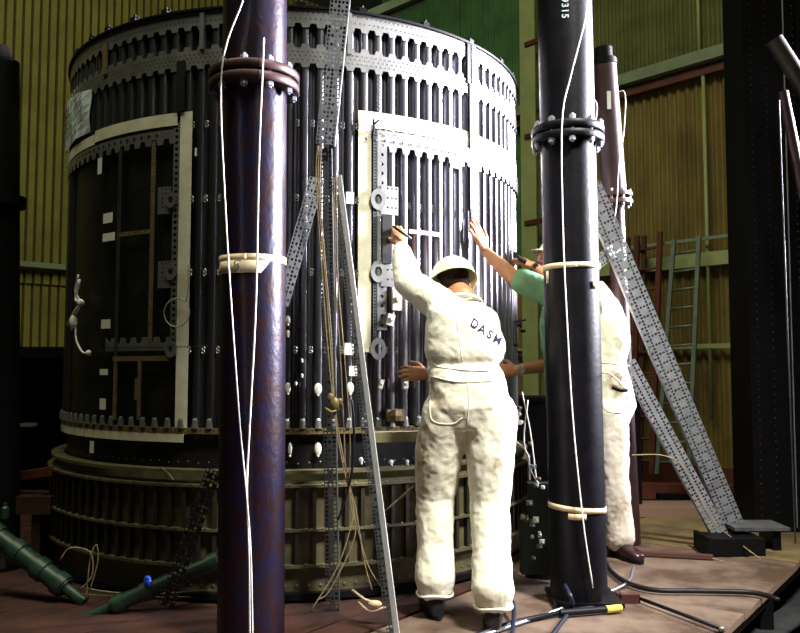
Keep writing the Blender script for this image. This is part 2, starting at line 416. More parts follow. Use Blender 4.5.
for i in range(-85, 86):
    for k in range(1):
        p_ = i * 1.0 + .3
        pts += [(p_, ZT - .018), (p_ + .5, ZT - .05), (p_, (Z2a + Z2b) / 2 + .02), (p_ + .5, (Z2a + Z2b) / 2), (p_, (Z2a + Z2b) / 2 - .022)]
rivets('ring_rivets', pts, Ro + .007)
# rivet pairs on stringer crests / flanges of lit side
pts = []
for px, y0, y1 in ((372, 58, 108), (378, 58, 108), (399, 150, 330), (403, 190, 230), (441, 150, 300), (497, 180, 260), (512, 160, 300), (455, 150, 170)):
    ph, z0 = S(px, y1, Ro); _, z1 = S(px, y0, Ro)
    ph = round((ph - .8) / 3) * 3 + .8 + (-.35 if px in (372, 399, 441) else .35)
    n = int((z1 - z0) / .022)
    pts += [(ph, z0 + k * .022) for k in range(n)]
rivets('rivet_rows', pts, Ro + .001, .0035)
# splice straps
def strap(px, y0, y1, wpx, m, name='splice_strap', r=Ro + .006, th=.01):
    ph, z1 = S(px, y0); z0 = S(px, y1)[1]; h = wpx / 2
    ph0 = S(px - h, (y0 + y1) / 2)[0]; ph1 = S(px + h, (y0 + y1) / 2)[0]
    return arc(ph0, ph1, z0, z1, r, th, name, m, 1.5)
strap(467, 42, 84, 3, M_DARK); strap(472, 46, 232, 3.2, M_BRONZE); strap(469, 84, 210, 2, M_DARK)
strap(203, 14, 50, 4, M_BAND); strap(107, 45, 75, 4, M_BRONZE); strap(349, 12, 55, 4, M_BAND)
strap(182, 62, 112, 8, M_SKIN)
# rim lugs
for px in (78, 92, 108, 134, 165, 300, 362, 425, 470, 500, 512):
    ph, _ = S(px, 60); b = MB(); c = Lc(ph, ZT + .02, Ro); 
    b.box((0, 0, 0), (.035, .03, .03)); b.tube([(0, 0, -.02), (0, 0, .03)], .009, 6); b.tube([(-.03, 0, .012), (.03, 0, .012)], .005, 6)
    o = b.build('rim_lug', M_DARK, cyl); o.location = c; o.rotation_euler = (0, 0, R(ph))
# clips on the stringers in four rows
cb = MB(); 
for dz in (-.009, .009):
    cb.tube([V((.009 * math.cos(t), 0, dz + .007 * math.sin(t))) for t in [k * PI / 4 for k in range(9)]], .0028, 4, cap=False)
clip = cb.build('clip', M_BAND, cyl); first = True
for py in (123, 198, 272, 350):
    z = S(300, py)[1]
    for k in list(range(-8, 7)) + ([] if py < 190 else list(range(7, 14))):
        phi = k * 3 + .8 - 1.5
        if py == 350 and k > 7: continue
        o = clip if first else dup(clip); first = False
        o.location = Lc(phi, z, Ro + .003 if k < 7 else Rs + .01); o.rotation_euler = (0, 0, R(phi))
# right access frame: tape
ph0 = S(358, 200)[0]; ph1 = S(371, 200)[0]; zt = S(364, 111)[1]; phE = 88
arc(ph0, ph1, S(364, 352)[1], zt, Ro + .002, .002, 'tape_strip', M_TAPE, 1.5)
arc(ph1, phE, zt - .085, zt, Ro + .002, .002, 'tape_strip', M_TAPE, 1.5)
# perforated frame helper
def perf(phi0, phi1, z0, z1, r, cell, hole, name, m, th=.004, hr=.62, oblong=(1, 1)):
    b = MB(); Wd = R(abs(phi1 - phi0)) * r; H = abs(z1 - z0); nu = max(1, round(Wd / cell)); nv = max(1, round(H / cell))
    for i in range(nu):
        for j in range(nv):
            def P(u, v): return Lc(phi0 + (phi1 - phi0) * (i + u) / nu, z0 + (z1 - z0) * (j + v) / nv, r)
            if hole(i, j, nu, nv):
                out = [(0, 0), (.5, 0), (1, 0), (1, .5), (1, 1), (.5, 1), (0, 1), (0, .5)]
                vs = [P(*q) for q in out]
                vs += [P(.5 + .5 * hr * math.cos(a), .5 + .5 * hr * math.sin(a)) for a in [math.atan2(q[1] - .5, q[0] - .5) for q in out]]
                b.add(vs, [(k, (k + 1) % 8, 8 + (k + 1) % 8, 8 + k) for k in range(8)])
            else: b.add([P(0, 0), P(1, 0), P(1, 1), P(0, 1)], [(0, 1, 2, 3)])
    return b.build(name, m, cyl, solid=th)
one = lambda i, j, nu, nv: True
chk = lambda i, j, nu, nv: (i + j) % 2 == 0
# vertical strips on right frame
pa, _ = S(372.5, 200); pb, _ = S(376, 200); perf(pa, pb, S(372, 345)[1], zt - .10, Ro + .010, .0165, one, 'perforated_strip', M_SLOTD, hr=.5)
pa, _ = S(376.5, 200); pb, _ = S(386, 200); perf(pa, pb, S(380, 330)[1], zt - .10, Ro + .011, .05, one, 'frame_strip', M_BAND, hr=.35)
band(S(376, 140)[0], phE, zt - .175, zt - .095, Ro + .010, 'frame_header', M_BAND, 0, .03)
pts = [(p_ * 2 + 13, zt - .150) for p_ in range(0, 38)]; rivets('header_holes', pts, Ro + .016, .0085)
pts = [(p_ * .8 + 13, zt - .112 - .012 * (p_ % 2)) for p_ in range(0, 94)]; rivets('header_rivets', pts, Ro + .014, .0035)
for py in (200, 272, 349):
    p_, z_ = S(377, py); b = MB()
    n = 14
    for k in range(n):
        a0 = 2 * PI * k / n; a1 = 2 * PI * (k + 1) / n
        Q = lambda a, rr: V((rr * math.cos(a), 0, rr * 1.35 * math.sin(a)))
        b.add([Q(a0, .02), Q(a1, .02), Q(a1, .042), Q(a0, .042)], [(0, 1, 2, 3)])
    o = b.build('frame_lug', M_BAND, cyl, solid=.006); o.location = Lc(p_, z_, Ro + .018); o.rotation_euler = (0, 0, R(p_))
    if py < 300: 
        q0, _ = S(380, py); q1, _ = S(397, py); perf(q0, q1, z_ - .075, z_ + .075, Ro + .014, .026, lambda i, j, nu, nv: i > 0 and j % 2 == 1, 'gusset_plate', M_BAND, hr=.45)
# small black hook at the corner
b = MB(); b.tube([(0, 0, .03), (.005, 0, -.02), (0, 0, -.05)], .006, 6); b.tube([(0, 0, .0), (.03, -.01, .025)], .005, 6)
o = b.build('corner_hook', M_DARK, cyl); p_, z_ = S(372, 126); o.location = Lc(p_, z_, Ro + .02)
# white labels
def label(px, py, wpx, hpx, m=M_WHITE, name='label_tag', r=Ro + .004):
    p0, z0 = S(px - wpx / 2, py, r); p1, _ = S(px + wpx / 2, py, r); z1 = S(px, py - hpx / 2, r)[1]; z0 = S(px, py + hpx / 2, r)[1]
    return arc(p0, p1, z0, z1, r, .002, name, m, 1.5)
for q in ((350, 198, 8, 12), (455, 155, 9, 26), (349, 349, 9, 12), (353, 371, 8, 10), (108, 218, 9, 10), (109, 237, 12, 8), (106, 324, 9, 9), (104, 372, 8, 6), (103, 404, 6, 11), (92, 447, 4, 12), (100, 166, 4, 16), (196, 152, 2, 8)):
    label(*q, r=Ro + .004 if q[1] < 430 else Ro)
# oval tags / end fittings
for px, py, a, bb in ((288, 388, 6, 11), (318, 389, 8, 12), (350, 388, 8, 12), (290, 449, 4, 13), (318, 449, 7, 13), (391, 462, 6, 5), (407, 462, 5, 5), (361, 460, 5, 6), (288, 320, 5, 9), (288, 333, 4, 6), (302, 360, 3, 3), (302, 375, 3, 3), (296, 383, 3, 3)):
    p_, z_ = S(px, py, Ro); b = MB(); b.ball((0, 0, 0), .5, (a * .005, .012, bb * .005), nu=10, nv=6); b.tube([(0, -.006, -.5 * bb * .005 - .006), (0, -.006, -.5 * bb * .005 + .002)], .006, 6)
    o = b.build('oval_fitting', M_WHITE, cyl, smooth=True); o.location = Lc(p_, z_, Ro); o.rotation_euler = (0, 0, R(p_))
# lower ring of the barrel
arc(-180, 180, ZL - .035, ZL - .005, Ro - .006, .012, 'lower_ring', M_BRONZE, 3)
rivets('lower_rivets', [(i * .9, ZL - .02 + .007 * (i % 2)) for i in range(-95, 96)], Ro + .008, .0045)
cap = MB(); cap.loft([((0, 0, -.028), (.018, 0, 0), (0, .012, 0)), ((0, 0, .012), (.013, 0, 0), (0, .010, 0)), ((0, 0, .022), (.010, 0, 0), (0, .005, 0))], 8, 3)
capo = cap.build('stringer_end', M_BAND, cyl)
first = True
for i in range(-30, 31):
    phi = i * 3 + .8; o = capo if first else dup(capo); first = False
    o.location = Lc(phi, ZL + .02, Ro + .004); o.rotation_euler = (0, 0, R(phi))
arc(-180, 180, ZS - .012, ZS + .004, Ro - .02, .075, 'skirt_shelf', M_SKIRT, 3)
rivets('belt_rivets', [(i * 2.2, ZS + .03 + .004 * (i % 3)) for i in range(-36, 37)], Ro - .02, .0045, M_BAND)
b = MB()
for i in range(-14, 15):
    ph = i * 6 + 1; z = (ZS + ZL) / 2 + .02 * math.sin(i * 5)
    b.box((0, 0, 0), (.01, .01, .01)) if False else None
# skirt
RS = 1.505
arc(-180, 180, -.0, R1 + .02, RS, .006, 'skirt_shell', M_SKIRT, 2)
for z, t in ((R1, .012), (R2, .012), (R3, .014), (.03, .03)):
    arc(-180, 180, z - t / 2, z + t / 2, RS, .045, 'skirt_ring', M_SKIRT if z > .05 else M_DARK, 3)
rb = {}
def ribmesh(z0, z1):
    b = MB(); b.box((0, -(RS + .016), (z0 + z1) / 2), (.008, .032, z1 - z0)); b.box((0, -(RS + .034), (z0 + z1) / 2), (.02, .005, z1 - z0))
    return b.build('skirt_rib', M_SKIRTD, cyl)
k1 = ribmesh(R2 + .006, R1 - .006); k2 = ribmesh(R3 + .006, R2 - .006)
for i in range(-32, 33):
    for o in (k1, k2): place(o, i * 3)
rivets('skirt_studs', [(i * 3 + 1.5, z) for z in (R1 + .010, R2 + .010, R3 + .012) for i in range(-30, 31)], RS + .047, .006, M_BAND)
rivets('base_studs', [(i * 2.2, .075) for i in range(-38, 38)], RS + .01, .008, M_BAND)
# left access opening: tape, frames
arc(S(178, 280)[0], S(190, 280)[0], TB, TZ + .03, Ro + .003, .002, 'tape_strip', M_TAPE, 1.5)
p_1 = S(96, 135)[0]
arc(p_1, S(178, 120)[0], TZ - .035, TZ + .03, Ro + .003, .002, 'tape_strip', M_TAPE, 1.5)
arc(-82, p_1 - .2, TZ - .045, TZ + .012, Ro + .003, .002, 'tape_strip', M_TAPE, 1.5)
zb = S(183, 438, Ro)[1]
arc(S(84, 433)[0] + .3, S(184, 436)[0], zb - .022, zb + .022, Ro + .003, .002, 'tape_strip', M_TAPE, 1.5)
arc(-84, S(84, 433)[0], zb - .022, zb + .022, Ro + .003, .002, 'tape_strip', M_TAPE, 1.5)
def pst(x0, x1, y0, y1, cell, hf, m, hr=.6, r=Ro + .002):
    xm = (x0 + x1) / 2; ym = (y0 + y1) / 2; a = S(x0, ym, r)[0]; b_ = S(x1, ym, r)[0]
    return perf(a, b_, S(xm, y1, r)[1], S(xm, y0, r)[1], r, cell, hf, 'perforated_strip', m, hr=hr)
pst(172, 178, 128, 356, .032, one, M_BAND, .6)
pst(150, 154, 142, 344, .017, one, M_BRONZE, .5); pst(116, 119, 146, 420, .017, one, M_SLOTD, .5)
pst(118, 150, 231, 235, .02, chk, M_BRONZE, .5)
band(-75, S(176, 130)[0], TZ - .10, TZ - .055, Ro + .004, 'frame_header', M_BAND, 0, .03)
rivets('header_holes', [(p_ * 2 - 60, TZ - .075) for p_ in range(0, 16)], Ro + .008, .009)
for y0, y1 in ((187, 214), (261, 288)):
    pst(158, 171, y0, y1, .022, lambda i, j, nu, nv: i > 0 and j > 0, M_BAND, .5)
z_ = S(140, 347)[1]; band(S(106, 347)[0], S(172, 347)[0], z_ - .02, z_ + .02, Ro + .002, 'frame_sill', M_BAND, .03, 0)
rivets('sill_rivets', [(S(106, 347)[0] + k * .7, z_) for k in range(38)], Ro + .006, .005)
for py in (200, 272, 349):
    p_, z_ = S(172, py); b = MB(); n = 12
    for k in range(n):
        a0 = 2 * PI * k / n; a1 = 2 * PI * (k + 1) / n; Q = lambda a, rr: V((rr * math.cos(a), 0, rr * 1.3 * math.sin(a)))
        b.add([Q(a0, .014), Q(a1, .014), Q(a1, .034), Q(a0, .034)], [(0, 1, 2, 3)])
    o = b.build('frame_lug', M_BAND, cyl, solid=.006); o.location = Lc(p_, z_, Ro + .012); o.rotation_euler = (0, 0, R(p_))
for x0, x1, y0, y1 in ((114, 170, 356, 361), (115, 118, 361, 420), (139, 142, 361, 420), (136, 139, 378, 400)):
    a_, zz0 = S((x0 + x1) / 2, y1); zz1 = S((x0 + x1) / 2, y0)[1]; arc(S(x0, y0)[0], S(x1, y0)[0], zz0, zz1, Ro, .008, 'bronze_frame', M_BRONZE, 2)
b = MB()
# dangling tangled white wires left
def cw(pts, r0=0.02): return [Wc(S(x, y)[0], S(x, y)[1], Ro + r0) for x, y in pts]
for k, (pts_, lab) in enumerate((([(82, 275), (79, 292), (84, 303), (78, 318), (75, 330)], 'frayed white wire bundle hanging at the left of the cylinder'), ([(79, 322), (80, 340), (86, 352), (92, 353)], 'short curled white wire below the frayed bundle'))):
    m = MB()
    m.tube(smoothpath(cw(pts_), 5), .006, 6)
    if k == 0:
        m.tube(smoothpath(cw([(85, 280), (81, 300), (88, 302), (80, 312), (73, 325)], .03), 5), .008, 6)
        m.ball(Wc(*S(86, 303), Ro + .03), .02, (1, .6, 1)); m.ball(Wc(*S(79, 322), Ro + .03), .024, (1, .6, 1.6))
    else: m.ball(Wc(*S(92, 353), Ro + .02), .016)
    tag(m.build('wire_bundle', M_ROPE, smooth=True), lab, 'wire')
pc, zc = S(180, 313); c = Wc(pc, zc, Ro + .03); u = (Wc(pc + 1, zc, Ro) - Wc(pc, zc, Ro)).normalized(); m = MB()
m.tube([c + u * (.072 * math.cos(t)) + V((0, 0, .072 * math.sin(t))) for t in [k * PI / 16 for k in range(33)]], .0035, 6, cap=False)
m.tube(smoothpath([c + u * .05 + V((0, 0, .05)), c + u * .062 + V((0, 0, .12)), Wc(*S(190, 262), Ro + .02)], 5), .003, 6)
tag(m.build('cable_loop', mat('grey_green_cable', (.25, .32, .24), 0, .5), smooth=True), 'thin grey green cable coiled in one loop over the vertical masking tape', 'cable')
# paper
m = MB(); N = 6; a0, a1 = S(73, 110)[0], S(93, 110)[0]; zt0, zt1 = S(71, 100)[1], S(93, 90)[1]; zb0, zb1 = S(71, 148)[1], S(93, 132)[1]
gp = []
for i in range(N + 1):
    for j in range(N + 1):
        f, h = i / N, j / N; ph = -76 + (a1 + 76) * f; z = (zb0 + (zb1 - zb0) * f) * (1 - h) + (zt0 + (zt1 - zt0) * f) * h
        gp.append(Wc(ph, z, Ro + .015 + .006 * math.sin(i * 2 + j)))
m.add(gp, [(i * (N + 1) + j, (i + 1) * (N + 1) + j, (i + 1) * (N + 1) + j + 1, i * (N + 1) + j + 1) for i in range(N) for j in range(N)])
pap = m.build('paper_sheet', M_PAPER, solid=.0015, loc=gp[0]); tag(pap, 'white handwritten paper sheet taped high on left side of cylinder', 'paper')
m = MB()
for q in range(6):
    f = .1 + .14 * q; pts_ = []
    for k in range(16):
        h = .12 + .76 * k / 15 + 0; ph = -76 + (a1 + 76) * (f + .035 * math.sin(k * 2.3 + q)); z = (zb0 + (zb1 - zb0) * f) * (1 - h) + (zt0 + (zt1 - zt0) * f) * h
        pts_.append(Wc(ph, z, Ro + .026))
    m.tube(pts_, .0018, 4)
o = m.build('handwriting', M_INK, pap, loc=gp[0]); o.location = (0, 0, 0)

# ------------------------------------------------------------------ pipes and posts
def column_pipe(name, top, bot, r, m, label, cat, flange_py, flr, extra=None, fm=None, group=None):
    t = empty(name, bot, label, cat, group); L = t.location.copy()
    d = (top - bot).normalized()
    mb = MB(); n = 14; mb.tube([lerp(bot, top, k / n) - L for k in range(n + 1)], r, 36)
    mb.build('shaft', m, t, smooth=True, sharp=40)
    for fpt in flange_py:
        c = fpt - L
        for k, off in enumerate((-.024, .024)):
            f = MB(); f.tube([c + d * (off - .019), c + d * (off - .013), c + d * (off + .013), c + d * (off + .019)], [flr - .005, flr, flr, flr - .005], 36); f.build('flange', fm or m, t, smooth=True, sharp=40)
        a_ = d.cross(V((0, 1, 0))).normalized(); b_ = d.cross(a_)
        bo = None
        for k in range(10):
            an = 2 * PI * (k + .4) / 10; q = c + (a_ * math.cos(an) + b_ * math.sin(an)) * ((r + flr) / 2 + .003)
            if bo is None:
                f = MB(); f.tube([(0, 0, -.07), (0, 0, .07)], .009, 6); f.tube([(0, 0, -.062), (0, 0, -.042)], .017, 6); f.tube([(0, 0, .042), (0, 0, .062)], .017, 6)
                o = bo = f.build('bolt', M_SLOT, t)
            else: o = dup(bo)
            o.location = q
    return t, d
YL = 3.4; rl = .5 * 65 * YL / F
bot = at(250.5, 668, YL); bot.z = 0; top = at(255.5, -40, YL)
pl, dl = column_pipe('steel_pipe_column', top, bot, rl, M_PIPE, 'rusty purple black steel pipe column wrapped with numbered tape in front of cylinder', 'column', [at(254, 84, YL)], rl * 1.42, fm=mat('red_purple_flange', (.06, .022, .024), .4, .45, (.03, .012, .012), 14))
YR = 3.95; rr = .5 * 55 * YR / F
bot = at(579, 591, YR); bot.z = .01; top = at(563.5, -40, YR)
pr, dr = column_pipe('steel_pipe_post', top, bot, rr, M_POST, 'black steel pipe post stencilled 9315 with beige tape between the workers', 'post', [at(567.5, 137, YR)], rr * 1.33)
m = MB(); m.box((.02, 0, 0), (.32, .30, .02)); o = m.build('base_plate', M_POST, pr); o.location = (0, 0, .012)
def wrap(parent, c, d, r, half, name, m, a0=0, a1=360, tilt=0):
    a_ = V((1, 0, 0)); a_ = (a_ - d * a_.dot(d)).normalized(); b_ = a_.cross(d)   # b_ toward the camera side
    if b_.y > 0: b_ = -b_
    vs = []; n = max(2, int(abs(a1 - a0) / 10))
    for k in range(n + 1):
        t = R(a0 + (a1 - a0) * k / n); q = c + (a_ * math.sin(t) + b_ * math.cos(t)) * r
        hz = tilt * math.sin(t)
        vs += [q + d * (hz - half), q + d * (hz + half)]
    mb = MB(); mb.add(vs, [(2 * i, 2 * i + 2, 2 * i + 3, 2 * i + 1) for i in range(n)])
    o = mb.build(name, m, parent, smooth=True, solid=.0025, loc=None); o.location = -parent.location + V((0, 0, 0)); return o
def axisL(py): t_ = at(254 - 3 * py / 633, py, YL); return t_
def axisR(py): return at(564.5 + 15 * py / 600, py, YR)
wrap(pl, axisL(261.5), dl, rl + .003, .015, 'tape_band', M_TAPE2)
# flag of tape with the 5
a_ = V((1, 0, 0)); b_ = V((0, -1, 0)); cc = axisL(270.5); vs = []
for k in range(9):
    f = k / 8; tt = R(-72 + 96 * f); q = cc + (a_ * math.sin(tt) + b_ * math.cos(tt)) * (rl + .006)
    vs += [q + V((0, 0, -.026)), cc + (a_ * math.sin(R(-58 + 98 * f)) + b_ * math.cos(R(-58 + 98 * f))) * (rl + .006) + V((0, 0, .026))]
mb = MB(); mb.add(vs, [(2 * i, 2 * i + 2, 2 * i + 3, 2 * i + 1) for i in range(8)]); o = mb.build('tape_flag', M_TAPE2, pl, smooth=True, solid=.002); o.location = -pl.location
five = [(1, 1.0), (.35, 1.0), (.25, .58), (.65, .62), (.78, .3), (.5, .02), (.1, .1)]
def glyph(pts, cc_, rad, ang0, z0, w_, h_, sl=.15):
    out = []
    for x, y in pts:
        t_ = ang0 + R((x + sl * y) * w_); out.append(cc_ + V((math.sin(t_) * rad, -math.cos(t_) * rad, z0 + y * h_)))
    return out
mb = MB(); mb.tube(smoothpath(glyph(five, V((cc.x, cc.y, 0)), rl + .0115, R(-24), cc.z - .021, 14, .043), 4), .0022, 5)
o = mb.build('handwritten_five', mat('pencil', (.05, .04, .03), 0, .8), pl); o.location = -pl.location
wrap(pr, axisR(268), dr, rr + .003, .013, 'tape_band', M_TAPE2)
wrap(pr, axisR(506), dr, rr + .003, .013, 'tape_band', M_TAPE2, tilt=-.012)
wrap(pr, axisR(278), dr, rr + .004, .03, 'tape_tail', M_TAPE2, -72, -64)
wrap(pr, axisR(287), dr, rr + .004, .018, 'tape_tail', M_TAPE2, 34, 48)
wrap(pr, axisR(512), dr, rr + .004, .014, 'tape_tail', M_TAPE2, -30, 5)

def text_mesh(txt, size):
    cu = bpy.data.curves.new('t', 'FONT'); cu.body = txt; cu.size = size; cu.align_x = 'CENTER'; cu.align_y = 'CENTER'; cu.space_character = 1.25; cu.offset = size * .022
    o = bpy.data.objects.new('t', cu); COL.objects.link(o); dg = bpy.context.evaluated_depsgraph_get()
    me = bpy.data.meshes.new_from_object(o.evaluated_get(dg)); bpy.data.objects.remove(o)
    bm = bmesh.new(); bm.from_mesh(me); bmesh.ops.triangulate(bm, faces=bm.faces)
    for _ in range(2): bmesh.ops.subdivide_edges(bm, edges=[e for e in bm.edges if e.calc_length() > size * .12], cuts=1, use_grid_fill=True)
    return bm
c9 = axisR(20); Rv = rr + .003
def put_bm(bm, name, m_, par, base):
    me = bpy.data.meshes.new(name); bm.to_mesh(me); bm.free(); me.materials.append(m_)
    o = bpy.data.objects.new(name, me); COL.objects.link(o); o.parent = par
    if base is not None: o.location = -base
    return o
for k, chx in enumerate('9315'):
    bm = text_mesh(chx, .046)
    for v in bm.verts:
        x, y = v.co.x, v.co.y          # reading downwards: rotated clockwise
        sx, sz = y, -x - .027 * (k - 1.5); an = sx / Rv + R(-12)
        v.co = V((c9.x + Rv * math.sin(an), c9.y - Rv * math.cos(an), c9.z + sz))
    put_bm(bm, 'stencil_digit', M_STEN, pr, pr.location)

# second thin pipe behind the right post
Y2 = 5.25; t_ = at(604, 60, Y2); b2 = at(632, 545, Y2); 
b2.z = 0; r2 = .5 * 24 * Y2 / F
p2 = empty('narrow_pipe', b2, 'narrow red brown pipe with black cap behind the black post', 'pipe'); L = p2.location
d2 = (t_ - b2).normalized()
m = MB(); ck = at(615, 200, Y2); m.tube([ck - L, t_ - L], r2, 24); m.build('upper_shaft', M_PIPE2, p2, smooth=True, sharp=40)
m = MB(); m.tube([V((0, 0, 0)), ck - L], r2 * .72, 24); m.build('lower_shaft', M_PIPE2, p2, smooth=True, sharp=40)
m = MB(); m.tube([t_ - L, t_ - L + d2 * .08], r2 * .75, 20); m.tube([t_ - L - d2 * .04, t_ - L], r2 * 1.08, 20); m.build('cap', M_DARK, p2, smooth=True, sharp=40)
for k in (-.02, .03):
    m = MB(); m.tube([ck - L + d2 * (k - .012), ck - L + d2 * (k + .012)], r2 * 1.45, 24); m.build('flange', M_RUST, p2, smooth=True, sharp=40)
for k in range(8):
    m = MB(); an = k * PI / 4 + .3; q = ck - L + V((math.cos(an), math.sin(an), 0)) * r2 * 1.22; m.tube([q + V((0, 0, -.05)), q + V((0, 0, .06))], .01, 6); m.build('bolt', M_SLOT, p2)
m = MB(); q = at(609, 100, Y2 - r2 - .01); m.box((0, 0, 0), (.025, .004, .12)); o = m.build('label_plate', M_WHITE, p2); o.location = q - L

# ropes on columns
def cord(name, pts, r, m, label, cat='cord', k=6, group=None):
    mb = MB(); mb.tube(smoothpath(pts, k), r, 6); o = mb.build(name, m, smooth=True); return tag(o, label, cat, group)
yf = YL - rl * 1.42 - .02
cord('white_cord', [at(245, -20, 3.2), at(243, 0, 3.2), at(222, 68, 3.2), at(225, 200, 3.19), at(238, 400, 3.19), at(247, 500, 3.19), at(251, 560, 3.19), at(253, 660, 3.19)], .0032, M_ROPE, 'white cord running down left side of the rusty pipe column')
cord('white_cord', [at(264, 38, 3.22), at(263, 60, 3.19), at(259, 160, 3.19), at(256, 300, 3.2), at(250, 420, 3.2), at(247, 490, 3.2), at(249, 560, 3.2), at(250, 660, 3.2)], .0036, M_ROPE, 'white cord running down the middle of the rusty pipe column')
cord('white_cord', [at(590, -20, 3.7), at(585, 20, 3.7), at(571, 75, 3.72), at(562, 122, 3.72), at(563, 230, 3.74), at(567, 320, 3.76), at(573, 420, 3.78), at(583, 520, 3.78), at(593, 588, 3.78)], .0034, M_ROPE, 'white cord hanging in front of the black post')
cord('thin_wire', [at(594, 98, 3.9), at(597, 112, 3.9), at(588, 165, 3.9), at(587, 220, 3.9)], .0022, M_ROPE, 'thin white wire beside the flange of the black post', 'wire')
cord('thin_wire', [at(617, 92, Y2 - .2), at(625, 94, Y2 - .2), at(624, 130, Y2 - .2), at(619, 165, Y2 - .2), at(617, 200, Y2 - .25), at(614, 225, Y2 - .25)], .0032, M_ROPE, 'thin pale wire looping down the narrow capped pipe', 'wire')

# ------------------------------------------------------------------ slotted angle braces
def slotted(name, p0, p1, wv, wd, cell, cols, label, m, flange=None, pattern=None, cat='brace', hr=.74):
    p0 = V(p0); p1 = V(p1); d = (p1 - p0); L = d.length; d.normalize(); wv = V(wv); wv = (wv - d * wv.dot(d)).normalized(); n = d.cross(wv)
    pattern = pattern or (lambda i, j: (i % 2 == 0) if j % 2 == 0 else True)
    b = MB(); nv = int(L / cell); cw_ = wd / cols
    def grid(org, wvec, ncol, cwid, pat):
        for j in range(nv):
            for i in range(ncol):
                P = lambda u, v: org + wvec * ((i + u - 0) * cwid) + d * ((j + v) * L / nv)
                if pat(i, j):
                    out = [(0, 0), (.5, 0), (1, 0), (1, .5), (1, 1), (.5, 1), (0, 1), (0, .5)]
                    vs = [P(*q) for q in out] + [P(.5 + .5 * hr * math.copysign(min(1, abs(math.cos(a) * 1.15)), math.cos(a)), .5 + .5 * hr * math.copysign(min(1, abs(math.sin(a) * 1.15)), math.sin(a))) for a in [math.atan2(q[1] - .5, q[0] - .5) for q in out]]
                    b.add(vs, [(k, (k + 1) % 8, 8 + (k + 1) % 8, 8 + k) for k in range(8)])
                else: b.add([P(0, 0), P(1, 0), P(1, 1), P(0, 1)], [(0, 1, 2, 3)])
    grid(p0 - wv * wd / 2, wv, cols, cw_, pattern)
    if flange:
        fv = V(flange[0]); fv = (fv - d * fv.dot(d) - wv * fv.dot(wv)).normalized(); side = flange[2]
        org = p0 + wv * (wd / 2 * side)
        if flange[3] if len(flange) > 3 else False: grid(org, fv, max(1, int(flange[1] / cw_)), cw_, pattern)
        else: b.add([org, org + fv * flange[1], org + fv * flange[1] + d * L, org + d * L], [(0, 1, 2, 3)])
    o = b.build(name, m, solid=.004, loc=p0); return tag(o, label, cat, 'slotted steel angle braces')
X = V((1, 0, 0))
pat4 = lambda i, j: not (i in (1, 4) and j % 2) 
slotted('slotted_brace', at(325, 144, 3.7), at(343, -30, 3.62), X, .088, .0195, 5, 'grey slotted steel angle rising to the frame top above the hanging cords', M_SLOT, (V((0, 1, 0)), .05, 1))
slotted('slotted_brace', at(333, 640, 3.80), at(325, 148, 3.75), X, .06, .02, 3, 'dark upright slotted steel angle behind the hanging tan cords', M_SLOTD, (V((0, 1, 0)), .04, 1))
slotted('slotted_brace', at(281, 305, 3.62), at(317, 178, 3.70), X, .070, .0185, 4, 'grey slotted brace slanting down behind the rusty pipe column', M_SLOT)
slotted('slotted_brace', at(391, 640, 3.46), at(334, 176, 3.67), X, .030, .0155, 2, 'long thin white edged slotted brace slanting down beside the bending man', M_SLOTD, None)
m = MB(); m.bar(at(397.5, 640, 3.46), at(339, 176, 3.66), .004, .032, side=V((.62, .78, 0))); 
o = m.build('angle_flange', mat('pale_galvanised', (.72, .74, .76), .0, .45), bpy.data.objects['slotted_brace.003']); o.matrix_parent_inverse = Matrix.Translation(-o.parent.location)
slotted('slotted_brace', at(741, 541, 5.2), at(591, 185, 4.75), X, .125, .021, 6, 'wide grey slotted steel brace slanting from the black post to the floor', M_SLOT, (V((0, 1, 0)), .06, -1), pattern=lambda i, j: (i in (0, 5) and j % 2 == 0) or (i in (1, 4)) or (i in (2, 3) and j % 3 == 0))
slotted('slotted_brace', at(724, 541, 5.1), at(628, 362, 5.0), X, .095, .021, 5, 'shorter grey slotted brace beneath the wide one behind the standing man', M_SLOT, (V((0, 1, 0)), .05, -1), pattern=lambda i, j: i in (1, 3) or (j % 2 == 0 and i != 2))
slotted('slotted_brace', at(590, 268, 4.8), at(619, 247, 4.9), V((0, 0, 1)), .08, .02, 4, 'short slotted cross piece joined to the wide brace above the shoulder', M_SLOT)
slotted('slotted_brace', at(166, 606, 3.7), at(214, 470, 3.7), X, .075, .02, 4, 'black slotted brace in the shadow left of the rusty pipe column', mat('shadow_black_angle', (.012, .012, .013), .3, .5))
# footing for right braces
ft = empty('brace_footing', onz(735, 552), 'black steel footing block with plate under the slotted braces', 'footing'); c = ft.location
m = MB(); m.box((-.03, .0, .05), (.34, .22, .10)); m.box((-.2, .0, .055), (.02, .24, .11)); m.build('block', M_DARK, ft)
m = MB(); m.box((.18, .14, .135), (.34, .26, .02)); m.build('top_plate', mat('grey_plate', (.10, .10, .11), .2, .5, (.05, .05, .05), 9), ft)
for dx in (.06, .28):
    m = MB(); m.box((dx, .14, .0625), (.05, .2, .125)); m.build('web', M_POST, ft)

